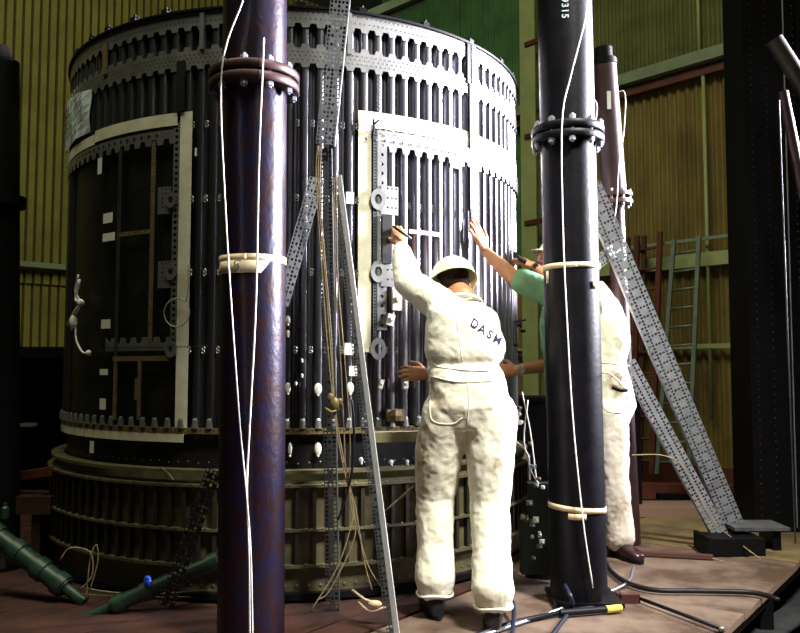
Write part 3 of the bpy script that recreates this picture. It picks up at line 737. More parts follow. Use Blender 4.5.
# ------------------------------------------------------------------ big riveted column, right
YC = 5.85
cb0 = at(771, 560, YC); cb0.z = 0; ct0 = at(755, -40, YC)
rc = empty('riveted_column', cb0, 'huge black riveted steel box column standing at the right', 'column'); L = rc.location
dd = (ct0 - cb0); Hh = dd.length; dd.normalize()
m = MB(); m.bar(V((0, 0, 0)), ct0 - L, .37, .34, side=V((1, 0, 0))); m.build('shaft', M_DARK, rc)
m = MB(); m.bar(V((.215, -.2, 0)), ct0 - L + V((.215, -.2, 0)), .012, .10, side=V((1, 0, 0))); m.build('edge_angle', M_DARK, rc)
m = MB(); m.bar(V((.215, -.15, 0)), ct0 - L + V((.215, -.15, 0)), .10, .012, side=V((1, 0, 0))); m.build('edge_angle', M_DARK, rc)
m = MB()
for k in range(70):
    for xx in (-.13, -.02, .16): m.ball(V((xx, -.168 if xx < .1 else -.21, 0)) + dd * (k * .055 + .1 + (.02 if xx > -.1 else 0)), .0055 if xx < .1 else .0055, nu=6, nv=4)
m.build('rivet', M_SLOTD, rc)['kind'] = 'stuff'
m = MB(); m.bar(V((.11, -.176, 0)), ct0 - L + V((.11, -.176, 0)), .005, .01, side=V((1, 0, 0))); m.build('edge_highlight', M_SLOT, rc)  # thin pale strip paints a bright edge highlight onto the black column
m = MB(); m.box((0, 0, .01), (.5, .5, .02)); m.build('base_plate', M_DARK, rc)
# diagonal tubes at far right
for k, (a, b, r_, mm, lab) in enumerate(((at(774, 40, 5.4), at(818, 108, 5.4), .06, M_SKIRTD, 'dark brown tube slanting down at the top right corner'), (at(783, 92, 5.3), at(812, 235, 5.3), .034, M_PIPE2, 'thin lit tube slanting down beside the riveted column'), (at(779, 100, 5.25), at(796, 560, 5.25), .005, M_SLOTD, 'thin upright rod along the right edge of the riveted column'))):
    m = MB(); m.tube([a, b], r_, 16); tag(m.build('brace_tube', mm, smooth=True, sharp=40), lab, 'tube')

# left dark column
lc0 = at(2, 560, 4.6); lc0.z = 0
lcol = empty('flanged_pipe', lc0, 'black flanged pipe column at the far left edge', 'column'); L = lcol.location
tp = at(2, 62, 4.6); 
m = MB(); m.tube([V((0, 0, 0)), V((tp.x, tp.y, tp.z)) - L], .095, 28); m.build('shaft', M_DARK, lcol, smooth=True, sharp=40)
m = MB(); m.tube([tp - L, tp - L + V((-.03, 0, .08))], .06, 20); m.build('cap', M_DARK, lcol, smooth=True, sharp=40)
m = MB(); q = at(2, 202, 4.6) - L; m.tube([q - V((0, 0, .03)), q + V((0, 0, .03))], .13, 28); m.build('flange', M_DARK, lcol, smooth=True, sharp=40)

# ------------------------------------------------------------------ ladders
def ladder(x0b, x1b, yb, x0t, x1t, yt0, yt1, rungs, m, label, r=.022, off=.35, r_r=.014):
    zt_ = None
    pb = [wr(x, yb, off + .35) for x in (x0b, x1b)]
    ptp = [wr(x0t, yt0, off), wr(x1t, yt1, off)]
    t = empty('ladder', (pb[0] + pb[1]) / 2, label, 'ladder', 'ladders leaning on the ochre wall'); L = t.location
    for k in range(2):
        b = MB(); b.bar(pb[k] - L, ptp[k] - L, r * 1.3, r * 2, side=WRN); b.build('rail', m, t)
    for k in range(rungs):
        f = (k + .6) / rungs * .97; b = MB(); b.tube([lerp(pb[0], ptp[0], f) - L, lerp(pb[1], ptp[1], f) - L], r_r, 8); b.build('rung', m, t, smooth=True)
    return t
ladder(657, 689, 474, 674, 699, 240, 236, 12, M_ALU, 'pale aluminium ladder leaning on the ochre wall')
ladder(634, 652, 474, 637, 660, 236, 232, 11, M_RED, 'red brown wooden ladder close to the left of the aluminium one', .028, .3)
ladder(618, 640, 474, 628, 644, 238, 236, 11, mat('dark_red_wood', (.07, .022, .012), 0, .6), 'dark red ladder half hidden behind the slotted braces', .026, .25)

# low beams and clutter at back right
m = MB(); m.bar(onz(610, 499) + V((0, 0, .08)), onz(765, 503) + V((0, 0, .08)), .12, .13); tag(m.build('red_beam', M_RED), 'low red oxide beam lying across the back of the deck', 'beam')
m = MB(); m.bar(onz(607, 553) + V((0, 0, .012)), onz(713, 559) + V((0, 0, .012)), .05, .022); tag(m.build('wood_batten', mat('dark_batten', (.07, .025, .018), 0, .6)), 'dark red wooden batten lying on the plywood deck', 'batten')
m = MB(); m.box(onz(678, 518) + V((0, .2, .035)), (.9, .35, .07)); tag(m.build('wood_block', M_PLYE), 'pale wooden plank lying on the deck behind the braces', 'plank')
m = MB(); q = onz(668, 508); m.box(q + V((0, 0, .03)), (.5, .15, .06)); m.box(q + V((.1, .1, .05)), (.3, .1, .1)); tag(m.build('scrap_metal', M_DARK), 'black metal scrap on the deck near the ladders', 'scrap')

# beam beyond the deck edge, bottom right
m = MB(); a = onz(740, 650, -.22); b = onz(830, 590, -.22); m.bar(a, b, .16, .012, side=V((0, 1, 0))); m.bar(a + V((0, 0, -.05)), b + V((0, 0, -.05)), .012, .1, side=V((0, 1, 0)))
tag(m.build('steel_channel', M_SLOTD), 'grey steel channel lying below the edge of the plywood deck', 'beam')

# ------------------------------------------------------------------ hoses, rods on the deck
def floorcord(name, pts, r, m, label, cat, k=6):
    pp = [onz(x, y, r + .004) for x, y in pts]; return cord(name, pp, r, m, label, cat, k)
floorcord('black_hose', [(606, 562), (612, 572), (628, 583), (655, 590), (700, 591), (745, 592), (765, 595), (778, 600)], .013, M_HOSE, 'black rubber hose curving across the plywood from the black post', 'hose')
floorcord('black_hose', [(450, 644), (480, 634), (520, 621), (570, 611), (600, 606), (622, 598)], .011, M_HOSE, 'black hose lying in front of the boots and past the post foot', 'hose')
floorcord('steel_rod', [(430, 648), (480, 636), (560, 609), (592, 598), (618, 588), (630, 580), (634, 566)], .008, M_ROD, 'bright bent steel rod lying along the foot of the black post', 'rod')
cord('blue_hose', [at(508, 590, 3.8), at(512, 600, 3.7), at(514, 612, 3.6), onz(512, 640, .02)], .010, M_HOSEB, 'dark blue hose dropping beside the boot of the bending man', 'hose')
cord('blue_hose', [at(565, 585, 3.78), at(571, 598, 3.7), onz(572, 608, .015), onz(560, 624, .012), onz(548, 640, .012)], .010, M_HOSEB, 'dark blue hose curling from the foot of the black post', 'hose')
floorcord('thin_cable', [(640, 566), (660, 572), (700, 580), (770, 600), (790, 610)][:0] or [(592, 548), (625, 550), (660, 553), (700, 556), (725, 562)], .004, M_ROPET, 'thin tan cable lying across the deck behind the batten', 'cable')
cord('thin_cable', [at(632, 455, 4.9), at(660, 455, 4.9), at(678, 462, 4.95), at(690, 480, 5.0), at(712, 520, 5.0), at(735, 540, 4.95), onz(762, 560, .01)], .0035, M_ROPET, 'thin pale cable draped along the slotted braces', 'cable')
cl = empty('hand_clamp', onz(636, 602, .0), 'dark red hand clamp with a long bar lying on plywood', 'tool'); L = cl.location
m = MB(); m.box((-.03, 0, .02), (.09, .04, .04)); m.box((-.07, .035, .02), (.03, .06, .03)); m.box((.0, .035, .018), (.03, .06, .03)); m.build('jaw', mat('oxide_red', (.06, .018, .015), .2, .4), cl)
m = MB(); m.tube([V((.01, 0, .02)), onz(722, 629, .02) - L], .009, 8); m.build('bar', M_HOSE, cl, smooth=True); m = MB(); m.tube([onz(722, 629, .005) - L, onz(722, 629, .05) - L], .012, 8); m.build('end_knob', M_ROD, cl, smooth=True)
tk = empty('taped_rod_end', onz(602, 609), 'black rod end wrapped in yellow tape on the plywood', 'rod'); L = tk.location
m = MB(); m.tube([onz(560, 613, .02) - L, onz(622, 608, .02) - L], .015, 12); m.build('rod', M_HOSE, tk, smooth=True, sharp=40)
m = MB(); m.tube([onz(606, 609.5, .02) - L, onz(621, 608, .02) - L], .0175, 12); m.build('tape_wrap', M_YEL, tk, smooth=True, sharp=40)

# hanging tan cords in the middle
tp = at(318, 146, 3.66)
for k, (pts_, r_, lab) in enumerate((
    ([(318, 146), (316, 165), (317, 200), (322, 270), (327, 340), (333, 400), (340, 440), (348, 480), (356, 510), (364, 560), (372, 590)], .0032, 'longest tan cord hanging from the slotted brace to the floor'),
    ([(319, 146), (318, 180), (321, 230), (327, 300), (332, 370), (335, 420), (344, 470), (353, 505), (350, 530), (336, 570), (310, 612)], .0032, 'tan cord that bends left to the floor beneath the knot'),
    ([(321, 147), (320, 190), (325, 260), (331, 330), (334, 395), (338, 430)], .0028, 'tan cord ending in the knot beside the upright brace'),
    ([(336, 176), (337, 220), (338, 280), (343, 340), (348, 400), (350, 440), (350, 500), (358, 530), (368, 565), (384, 592)], .0028, 'tan cord hanging close to the white edged brace'),
    ([(334, 178), (335, 230), (336, 290), (340, 350), (344, 430), (346, 470), (355, 520), (352, 545), (330, 590), (318, 600)], .003, 'tan cord splitting off low to the left'))):
    cord('tan_cord', [at(x, y, 3.62 - .0002 * y) for x, y in pts_], r_, M_ROPET, lab, 'cord', group='tan cords hanging beside the slotted brace')
m = MB()
for x, y, s_ in ((335, 404, 2.0), (331, 398, 1.5), (340, 402, 1.2)):
    m.ball(at(x, y, 3.53), .012 * s_, (1, .7, 1.3), nu=8, nv=6)
m.tube(smoothpath([at(325, 408, 3.54), at(332, 412, 3.52), at(340, 408, 3.54)], 4), .006, 6)
tag(m.build('cord_knot', M_BRONZE, smooth=True), 'brown knot tying the tan cords together', 'knot')
m = MB(); m.tube(smoothpath([at(x, y, 3.5) for x, y in ((352, 400), (354, 430), (352, 470), (345, 500), (338, 520))], 5), .006, 6)
tag(m.build('black_cable', M_HOSE, smooth=True), 'black cable hanging behind the tan cords', 'cable')
m = MB(); m.ball(at(375, 604, 3.6), .02, (1.6, .8, .8)); m.tube(smoothpath([at(358, 602, 3.62), at(370, 611, 3.6), at(385, 607, 3.6), at(396, 603, 3.6)], 5), .005, 6)
m.tube(smoothpath([at(352, 590, 3.65), at(366, 600, 3.62), at(378, 602, 3.6)], 5), .006, 6); tag(m.build('rag', M_TAPE2, smooth=True), 'small beige rag with loose ends on the dark deck beside white edged brace', 'rag')
# bench plank left of man's hip, rod
m = MB(); m.bar(at(372, 437, 3.98), at(424, 436, 3.98), .06, .05, side=V((0, 1, 0))); tag(m.build('timber_rail', mat('greenish_timber', (.22, .19, .10), 0, .7, (.12, .10, .05), 14)), 'short weathered timber rail at hip height beside bending man', 'rail')
cord('wood_stick', [at(384, 512, 3.85), at(414, 486, 3.85)], .005, M_ROPET, 'thin wooden stick propped beside the left thigh of the bending man', 'stick', 2)

# dark workshop items at left
def tubes(name, pts, r, label, blue=False):
    a, b = pts; t = empty(name, (a + b) / 2, label, 'tube', 'dark green tubes on the floor'); L = t.location; d = (b - a)
    m = MB(); m.tube([a - L, b - L], r, 24); m.build('barrel', M_GREEN, t, smooth=True, sharp=40)
    for f in (.0, .3, .62, .88):
        m = MB(); q = a + d * f - L; m.tube([q, q + d.normalized() * .05], r * 1.2, 24); m.build('collar', M_GREEN, t, smooth=True, sharp=40)
    m = MB(); q = b - L; m.tube([q, q + d.normalized() * .12], r * .6, 16); m.build('neck', M_GREEN, t, smooth=True, sharp=40)
    return t
t1 = tubes('green_tube', (at(-8, 532, 4.05), at(66, 588, 3.95)), .047, 'dark green metal tube leaning down at the far left')
t2 = tubes('green_tube', (at(218, 560, 3.85), at(112, 606, 3.78)), .036, 'dark green metal tube lying toward the rusty pipe with a blue cap')
m = MB(); m.tube([V((0, 0, 0)), V((0, -.01, .035))], .017, 14); m.ball((0, -.01, .035), .016); o = m.build('blue_cap', M_BLUE, t2, smooth=True); o.location = at(148, 586, 3.78) + V((0, 0, .0)) - t2.location
m = MB(); m.bar(at(-5, 480, 4.8), at(52, 471, 4.6), .05, .05); tag(m.build('red_bar', M_RED), 'red oxide bar reaching from the left edge to cylinder', 'bar')
m = MB(); m.box(at(34, 502, 4.7), (.30, .25, .10)); m.box(at(44, 510, 4.7) - V((0, 0, .1)), (.05, .2, .4)); tag(m.build('red_block', M_BOARD), 'dark red block under the red bar beside skirt', 'block')
# dark bench at the left
bn = empty('work_bench', (-3.2, 6.4, -.3), 'black workbench in the darkness left of the cylinder', 'bench'); 
m = MB(); m.box((0, 0, 1.55), (2.2, .8, .08)); m.build('bench_top', M_DARK, bn)
m = MB(); m.box((0, .3, .9), (2.1, .05, 1.3)); m.build('back_panel', M_DARK, bn)
for sx in (-1, 1):
    for sy in (-1, 1):
        m = MB(); m.box((sx * 1.0, sy * .35, .75), (.07, .07, 1.5)); m.build('leg', M_DARK, bn)
for k, (x, y, w_, h_, mm, lab) in enumerate(((28, 426, 14, 5, M_ALU, 'small pale metal tray on the dark left side'), (5, 512, 6, 12, M_GREEN, 'small green bottle at the far left edge'), (2, 562, 8, 12, M_ALU, 'small grey can at the lower left edge'))):
    q = at(x, y, 5.0 if k == 0 else 4.1); m = MB(); 
    if k == 0: m.box(q, (w_ * .006, .06, .01)); m.box(q + V((0, -.03, .008)), (w_ * .006, .004, .02)); m.box(q + V((0, .03, .008)), (w_ * .006, .004, .02))
    else: m.tube([q - V((0, 0, .03)), q + V((0, 0, .02)), q + V((0, 0, .03)), q + V((0, 0, .045))], [.02, .02, .01, .01], 14)
    tag(m.build(['tray', 'bottle', 'can'][k], mm), lab, ['tray', 'bottle', 'can'][k])
# loose wires by the skirt foot, left
for k, pts_ in enumerate(([(60, 560), (70, 548), (90, 552), (92, 575), (80, 590)], [(90, 590), (98, 560), (96, 545), (90, 560), (86, 600)], [(85, 588), (110, 592), (150, 594), (210, 590)], [(82, 594), (130, 597), (190, 597)], [(160, 467), (168, 473), (173, 480)])):
    cord('loose_wire', [at(x, y, 3.86 + .01 * k) for x, y in pts_], .003, M_ROPET, ['thin tan wire looping behind the leaning green tube', 'thin tan wire looping at the foot of the skirt', 'upper tan wire lying between the green tubes', 'lower tan wire lying between the green tubes', 'tiny tan wire arcing over the skirt shelf'][k], 'wire')

# equipment between man and post (bundled fittings on right edge of the cylinder)
eq = empty('wiring_box', at(540, 520, 4.2), 'dark junction box with hanging wires between bending man and black post', 'box'); L = eq.location
m = MB(); m.box(at(540, 502, 4.2) - L, (.12, .08, .2)); m.box(at(540, 484, 4.2) - L, (.13, .09, .015)); m.box(at(536, 545, 4.2) - L, (.16, .08, .28)); m.build('case', mat('dark_green_case', (.006, .014, .009), .1, .5), eq)
for k in range(16):
    m = MB(); x = 522 + random.random() * 22; y = 440 + random.random() * 130; m.box((0, 0, 0), (.012 + .02 * random.random(), .02, .012 + .02 * random.random())); m.ball((0, -.01, 0), .009, nu=6, nv=4)
    o = m.build('fitting', random.choice((M_SLOT, M_WHITE, M_BRONZE, M_ALU)), eq); o.location = at(x, y, 4.14) - L
for k, pts_ in enumerate(([(522, 392), (530, 430), (534, 460), (537, 485)], [(528, 400), (524, 440), (531, 470), (540, 486)], [(515, 440), (528, 455), (530, 480)])):
    m = MB(); m.tube(smoothpath([at(x, y, 4.16) - L for x, y in pts_], 5), .0035, 5); m.build('wire', M_ROPE, eq, smooth=True)
q = at(556, 470, 6.6); cbn = empty('shade_fill_cabinet', (q.x, q.y, -.3), 'made-up black cabinet filling the dark behind the workers and post', 'cabinet')  # black box added where only shade lies, to darken the gap
m = MB(); m.box((0, 0, .62), (1.25, .5, 1.1)); m.box((0, 0, 1.185), (1.3, .55, .03)); m.box((0, 0, .04), (1.2, .45, .08)); m.build('body', M_DARK, cbn)
for sx in (-.31, .31):
    m = MB(); m.box((sx, -.26, .62), (.60, .02, 1.04)); dr_ = m.build('door', M_DARK, cbn)
    m = MB(); m.tube([(sx * .2, -.29, .6), (sx * .2, -.29, .75)], .008, 8); m.build('handle', M_SLOTD, dr_)
# bright fittings at the cylinder's right edge
m = MB(); ph = S(512, 380)[0]
for k, (x, y) in enumerate(((519, 325), (523, 331), (516, 345), (520, 352))):
    m.ball(at(x, y, 4.75), .018, (1, 1, .6), nu=8, nv=5)
m.tube([at(514, 322, 4.7), at(526, 320, 4.7)], .006, 6); m.tube([at(520, 318, 4.7), at(521, 328, 4.7)], .006, 6)
tag(m.build('valve', M_DARK, smooth=True), 'small black valve on the right edge of the cylinder', 'valve')
for k in range(14):
    x = 512 + random.random() * 10; y = 400 + random.random() * 110; q = S(x, y, RS if y > 480 else Ro); b = MB(); b.box((0, 0, 0), (.02 + .03 * random.random(), .02, .015 + .03 * random.random())); b.ball((0, -.012, 0), .012, nu=6, nv=4)
    o = b.build('edge_fitting', random.choice((M_ALU, M_WHITE, M_SLOT)), cyl); o.location = Lc(min(q[0], 80), q[1], Ro + .01); o.rotation_euler = (0, 0, R(q[0]))
# small lit bits in the dark beside bending man
for k, (x, y, w_, h_) in enumerate(((404, 384, 5, 9), (380, 384, 4, 9), (394, 415, 20, 12), (389, 320, 8, 12), (395, 300, 10, 22))):
    q = S(x, y); b = MB(); b.box((0, 0, 0), (w_ * .005, .02, h_ * .005)); b.ball((0, -.01, 0), w_ * .0018, nu=6, nv=4)
    o = b.build('side_fitting', (M_WHITE, M_WHITE, M_BRONZE, M_WHITE, M_TAPE)[k], cyl); o.location = Lc(q[0], q[1], Ro + .015); o.rotation_euler = (0, .25 * (k % 2), R(q[0]))
# dark bracket beneath hand
q = S(385, 240); b = MB(); b.box((0, 0, 0), (.05, .02, .25)); o = b.build('dark_patch_panel', M_SKIN, cyl); o.location = Lc(q[0], q[1], Ro + .016); o.rotation_euler = (0, 0, R(q[0]))
# horizontal pale mark on the stringers
a0 = S(409, 231)[0]; a1 = S(441, 234)[0]
arc(a0, a1, S(425, 235, Ro)[1], S(425, 231, Ro)[1], Ro + .001, .001, 'chalk_mark', M_BAND, 1)

# ------------------------------------------------------------------ people
def remesh(mb, name, voxel, m, parent, it=6, disp=None, stain=None, loc=V((0, 0, 0))):
    tmp = mb.build('tmp', m); me0 = tmp.data
    md = tmp.modifiers.new('r', 'REMESH'); md.mode = 'VOXEL'; md.voxel_size = voxel
    s = tmp.modifiers.new('s', 'SMOOTH'); s.factor = .5; s.iterations = it
    dg = bpy.context.evaluated_depsgraph_get(); me = bpy.data.meshes.new_from_object(tmp.evaluated_get(dg))
    bpy.data.objects.remove(tmp); bpy.data.meshes.remove(me0); me.name = name
    if disp:
        nn = [v.normal.copy() for v in me.vertices]
        for v, n_ in zip(me.vertices, nn): v.co += n_ * disp(v.co)
    if stain:
        a = me.attributes.new('stain', 'FLOAT', 'POINT')
        for i, v in enumerate(me.vertices): a.data[i].value = stain(v.co)
    me.polygons.foreach_set('use_smooth', [True] * len(me.polygons))
    for v in me.vertices: v.co -= loc
    o = bpy.data.objects.new(name, me); COL.objects.link(o); o.parent = parent; return o
def chain(mb, pts, rs, n=14):
    pts = [V(p) for p in pts]
    for i in range(len(pts) - 1): mb.tube([pts[i], pts[i + 1]], [rs[i], rs[i + 1]], n)
    for p, r in zip(pts, rs): mb.ball(p, r * 1.0, nu=n, nv=10)
def hand(mb, wrist, d, nrm, thumb, s=1.0, curl=(10, 15, 10), spread=4, thumb_in=.3):
    d = V(d).normalized(); nrm = V(nrm); nrm = (nrm - d * nrm.dot(d)).normalized(); sd = V(thumb); sd = (sd - d * sd.dot(d) - nrm * sd.dot(nrm)).normalized()
    W0 = V(wrist)
    mb.loft([(W0 - d * .03 * s, sd * .027 * s, nrm * .020 * s), (W0, sd * .028 * s, nrm * .018 * s), (W0 + d * .035 * s, sd * .036 * s, nrm * .017 * s), (W0 + d * .08 * s, sd * .041 * s, nrm * .0145 * s), (W0 + d * .092 * s, sd * .038 * s, nrm * .010 * s)], 16, 2.6)
    lens = [(.042, .025, .020), (.046, .028, .021), (.043, .026, .020), (.034, .020, .018)]
    for k in range(4):
        o = (1.5 - k) * .0205 * s; base = W0 + d * ((.084 - (.004 if k in (0,) else 0) - (.012 if k == 3 else 0)) * s) + sd * o
        ang = 0; dir0 = (d + sd * math.tan(R(spread)) * (1.5 - k)).normalized(); p = base; pts = [base - dir0 * .02 * s, base]; rad = (.0098 if k != 3 else .0086) * s; rs = [rad, rad]
        for q in range(3):
            ang += curl[q]; dv = dir0 * math.cos(R(ang)) + nrm * math.sin(R(ang)); p = p + dv * lens[k][q] * s; pts.append(p); rs.append(rad * (1 - .09 * (q + 1)))
        chain(mb, pts, rs, 10)
    b = W0 + d * .02 * s + sd * .024 * s + nrm * .006 * s
    d1 = (sd * .75 + d * .75 + nrm * thumb_in).normalized(); d2_ = (sd * .35 + d * 1 + nrm * (thumb_in + .1)).normalized()
    chain(mb, [b, b + d1 * .042 * s, b + d1 * .042 * s + d2_ * .032 * s, b + d1 * .042 * s + d2_ * .057 * s], [.014 * s, .0125 * s, .0105 * s, .0085 * s], 10)
def head(mb, c, fwd, up, s=1.0):
    f = V(fwd).normalized(); up = V(up); up = (up - f * up.dot(f)).normalized(); sd = f.cross(up)
    A = (sd, f, up)
    mb.ball(c + up * .025 * s, .1 * s, (.76, .96, .88), A, 20, 14)
    mb.ball(c + f * .025 * s - up * .035 * s, .085 * s, (.74, .80, 1.0), A, 18, 12)
    mb.ball(c + f * .062 * s - up * .092 * s, .026 * s, (1.1, .8, .8), A)           # chin
    mb.loft([(c + f * .088 * s + up * .022 * s, sd * .008 * s, f * .008 * s), (c + f * .106 * s - up * .015 * s, sd * .013 * s, f * .014 * s), (c + f * .094 * s - up * .026 * s, sd * .014 * s, f * .010 * s)], 10)
    for q in (-1, 1):
        mb.ball(c + f * .082 * s + up * .036 * s + sd * .028 * s * q, .016 * s, (1.6, .6, .5), A)      # brow
        mb.ball(c + f * .07 * s - up * .018 * s + sd * .036 * s * q, .022 * s, (1, .8, 1), A)          # cheek
        mb.ball(c - f * .004 * s - up * .005 * s + sd * .077 * s * q, .03 * s, (.28, .6, 1), A)       # ear
    mb.ball(c + f * .088 * s - up * .048 * s, .014 * s, (1.7, .6, .45), A); mb.ball(c + f * .085 * s - up * .059 * s, .014 * s, (1.4, .6, .45), A)
def hair(mb, c, f, up, s=1.0):
    f = V(f).normalized(); up = V(up); up = (up - f * up.dot(f)).normalized(); sd = f.cross(up)
    mb.ball(c + up * .032 * s - f * .012 * s, .1 * s, (.81, .96, .89), (sd, f, up), 20, 14)
    mb.ball(c - f * .045 * s - up * .015 * s, .07 * s, (.95, .72, .9), (sd, f, up), 16, 10)
def hardhat(parent, c, f, up, s=1.0, L=V((0, 0, 0))):
    f = V(f).normalized(); up = V(up); up = (up - f * up.dot(f)).normalized(); sd = f.cross(up)
    nu, rows = 28, 8; vs = []
    for i in range(rows + 1):
        th = PI / 2 * i / rows * .98
        for j in range(nu):
            a = 2 * PI * j / nu; cr = 1 + .03 * (abs(math.sin(a)) < .25)
            vs.append(c + sd * (.112 * s * math.cos(th) * math.cos(a)) + f * (.138 * s * math.cos(th) * math.sin(a)) + up * (.118 * s * math.sin(th)))
    fs = [(i * nu + j, i * nu + (j + 1) % nu, (i + 1) * nu + (j + 1) % nu, (i + 1) * nu + j) for i in range(rows) for j in range(nu)] + [tuple(rows * nu + j for j in range(nu))]
    for j in range(nu):
        a = 2 * PI * j / nu; ext = .014 + (.035 * max(0, math.sin(a)) ** 2)
        vs.append(c + sd * ((.112 * s + ext * .7) * math.cos(a)) + f * ((.138 * s + ext) * math.sin(a)) - up * (.012 + .01 * max(0, math.sin(a))))
    k = (rows + 1) * nu; fs += [(k + j, k + (j + 1) % nu, (j + 1) % nu, j) for j in range(nu)]
    mb = MB(); mb.add([v - L for v in vs], fs); o = mb.build('hard_hat', M_HAT, parent, smooth=True, solid=.004)
    rg = MB(); rg.tube([c - L + f * (.125 * s * math.cos(t)) + up * (.122 * s * math.sin(t)) for t in [R(12 + k_ * 13) for k_ in range(13)]], .007, 6); rg.build('hat_ridge', M_HAT, o, smooth=True)
    return o
def boot(parent, ank, toe, m, L, s=1.0):
    a = V(ank); d = V(toe) - a; d.z = 0; d.normalize(); sd = V((-d.y, d.x, 0)); u = V((0, 0, 1)); mb = MB(); b = V((a.x, a.y, 0))
    mb.loft([(b - d * .065 * s + u * .045, sd * .030, u * .040), (b - d * .03 * s + u * .05, sd * .038, u * .048), (b + d * .05 * s + u * .048, sd * .042, u * .045), (b + d * .13 * s + u * .040, sd * .048, u * .036), (b + d * .18 * s + u * .034, sd * .042, u * .029), (b + d * .205 * s + u * .028, sd * .025, u * .018)], 16, 2.4)
    mb.loft([(b + u * .05 - d * .015, sd * .042, d * .055), (b + u * .11 - d * .012, sd * .043, d * .05), (b + u * .2 - d * .01, sd * .046, d * .052)], 16, 2.2)
    o = remesh(mb, 'boot', .008, m, parent, 3, loc=L)
    sl = MB(); pts_ = []
    for k in range(20):
        t = 2 * PI * k / 20; x = math.cos(t); y = math.sin(t); pts_.append(b + d * (.072 * s + .148 * s * x) + sd * (.046 * y * (1 - .12 * (x < 0))))
    vs = [p_ + u * .001 - L for p_ in pts_] + [p_ + u * .020 - L for p_ in pts_]
    sl.add(vs, [(k, (k + 1) % 20, 20 + (k + 1) % 20, 20 + k) for k in range(20)] + [tuple(range(20))[::-1], tuple(range(20, 40))]); sl.build('sole', M_HOSE, o)
    return o
def fold(p, sc=1.0, seed=0):
    q = V((p.x * 11 + seed + p.z * 5, p.y * 10, p.z * 7 - p.x * 6)) * sc; w_ = noise.noise(q); r1 = 1 - abs(w_) * 2
    q2 = V((p.x * 28 - p.z * 14 + seed, p.y * 16, p.z * 26 + p.x * 18)) * sc; r2_ = 1 - abs(noise.noise(q2)) * 2
    return r1 * .0045 + r2_ * .0024 - .003

def torso(mb, secs): mb.loft(secs, 24, 2.35)
def eyes(par, c, f, up, L, s=1.0):
    f = V(f).normalized(); up = V(up); up = (up - f * up.dot(f)).normalized(); sd = f.cross(up)
    for q in (-1, 1):
        m = MB(); m.ball(c + f * .078 * s + up * .014 * s + sd * .03 * q * s - L, .011 * s, nu=10, nv=8); m.build('eye', M_EYE, par, smooth=True)
def wristband(par, w0, d, r, m, L, name='wristwatch'):
    d = V(d).normalized(); a = d.cross(V((0, 0, 1))).normalized(); b = d.cross(a); mb = MB(); w0 = V(w0)
    n = 20; vs = []
    for k in range(n):
        t = 2 * PI * k / n; e = (a * math.cos(t) + b * math.sin(t))
        for q, rr_ in ((-.008, r), (.008, r), (.008, r + .004), (-.008, r + .004)): vs.append(w0 + d * q + e * rr_ - L)
    mb.add(vs, [(4 * k + j, 4 * k + (j + 1) % 4, 4 * ((k + 1) % n) + (j + 1) % 4, 4 * ((k + 1) % n) + j) for k in range(n) for j in range(4)])
    mb.tube([w0 - V((0, 1, 0)) * r - L, w0 - V((0, 1, 0)) * (r + .009) - L], .016, 14)
    return mb.build(name, m, par)

# ---- person 1 : bending man in white coverall, back to the camera
P1 = empty('person', (at(465, 600, 3.74).x, 3.74, 0), 'person in white coverall and cream hard hat leaning on cylinder, back to camera', 'person'); L = P1.location.copy()
aL, aR = at(435, 590, 3.73), at(493, 600, 3.54); aL.z = aR.z = .09
kL, kR = at(435, 497, 3.80), at(490, 502, 3.70)
hL, hR = at(448, 408, 3.74), at(491, 408, 3.72)
pel = at(470, 396, 3.74); wa = at(464, 364, 3.74); ch = at(466, 326, 3.77); nb = at(464, 297, 3.84)
sL, sR = at(440, 305, 3.80), at(484, 324, 3.80)
eL, wL = at(409, 283, 3.93), at(401, 249, 4.06)
eR, wR = at(490, 356, 3.98), at(431, 373, 4.00)
hc = at(453, 283, 3.95); hf = V((-.12, .86, -.50)); hu = V((-.1, .5, .86))
sdv = (sR - sL).normalized(); bk = V((0, 1, 0))
mb = MB()
torso(mb, [(pel - V((0, 0, .10)), X * .13, bk * .09), (pel, X * .15, bk * .10), (wa, X * .135, bk * .09), (ch, sdv * .155, bk * .10), (lerp(ch, nb, .55), sdv * .15, bk * .09), (nb - V((0, 0, .03)), sdv * .08, bk * .07)])
chain(mb, [hL, kL, aL], [.078, .052, .036]); chain(mb, [hR, kR, aR], [.078, .052, .036])
chain(mb, [aL, aL + V((0, .06, -.04))], [.036, .03]); chain(mb, [aR, aR + V((.0, .06, -.04))], [.036, .03])
chain(mb, [sL, eL, wL], [.052, .040, .028]); chain(mb, [sR, eR, wR], [.052, .040, .028])
chain(mb, [nb, hc - hu.normalized() * .04 - hf.normalized() * .01], [.056, .054])
head(mb, hc, hf, hu)
hand(mb, wL + (wL - eL).normalized() * .02, V((-.05, .25, 1)), V((-.15, 1, -.2)), V((-1, 0, .1)), 1.0, (38, 60, 40), 2, .5)
hand(mb, wR + (wR - eR).normalized() * .02, V((-1, .15, .05)), V((0, 1, -.2)), V((0, .2, 1)), .95, (15, 25, 20), 4, .3)
remesh(mb, 'body', .0048, M_FLESH, P1, 4, loc=L)
mb = MB()
torso(mb, [(pel - V((0, 0, .15)), X * .155, bk * .115), (pel - V((0, .012, .05)), X * .188, bk * .135), (lerp(pel, wa, .5) - V((0, .005, 0)), X * .178, bk * .125), (wa, X * .165, bk * .112), (lerp(wa, ch, .35), X * .19, bk * .128), (ch, sdv * .20, bk * .135), (lerp(ch, nb, .45), sdv * .175, bk * .12), (lerp(ch, nb, .8), sdv * .115, bk * .095), (nb + V((0, .0, -.022)), sdv * .074, bk * .07)])
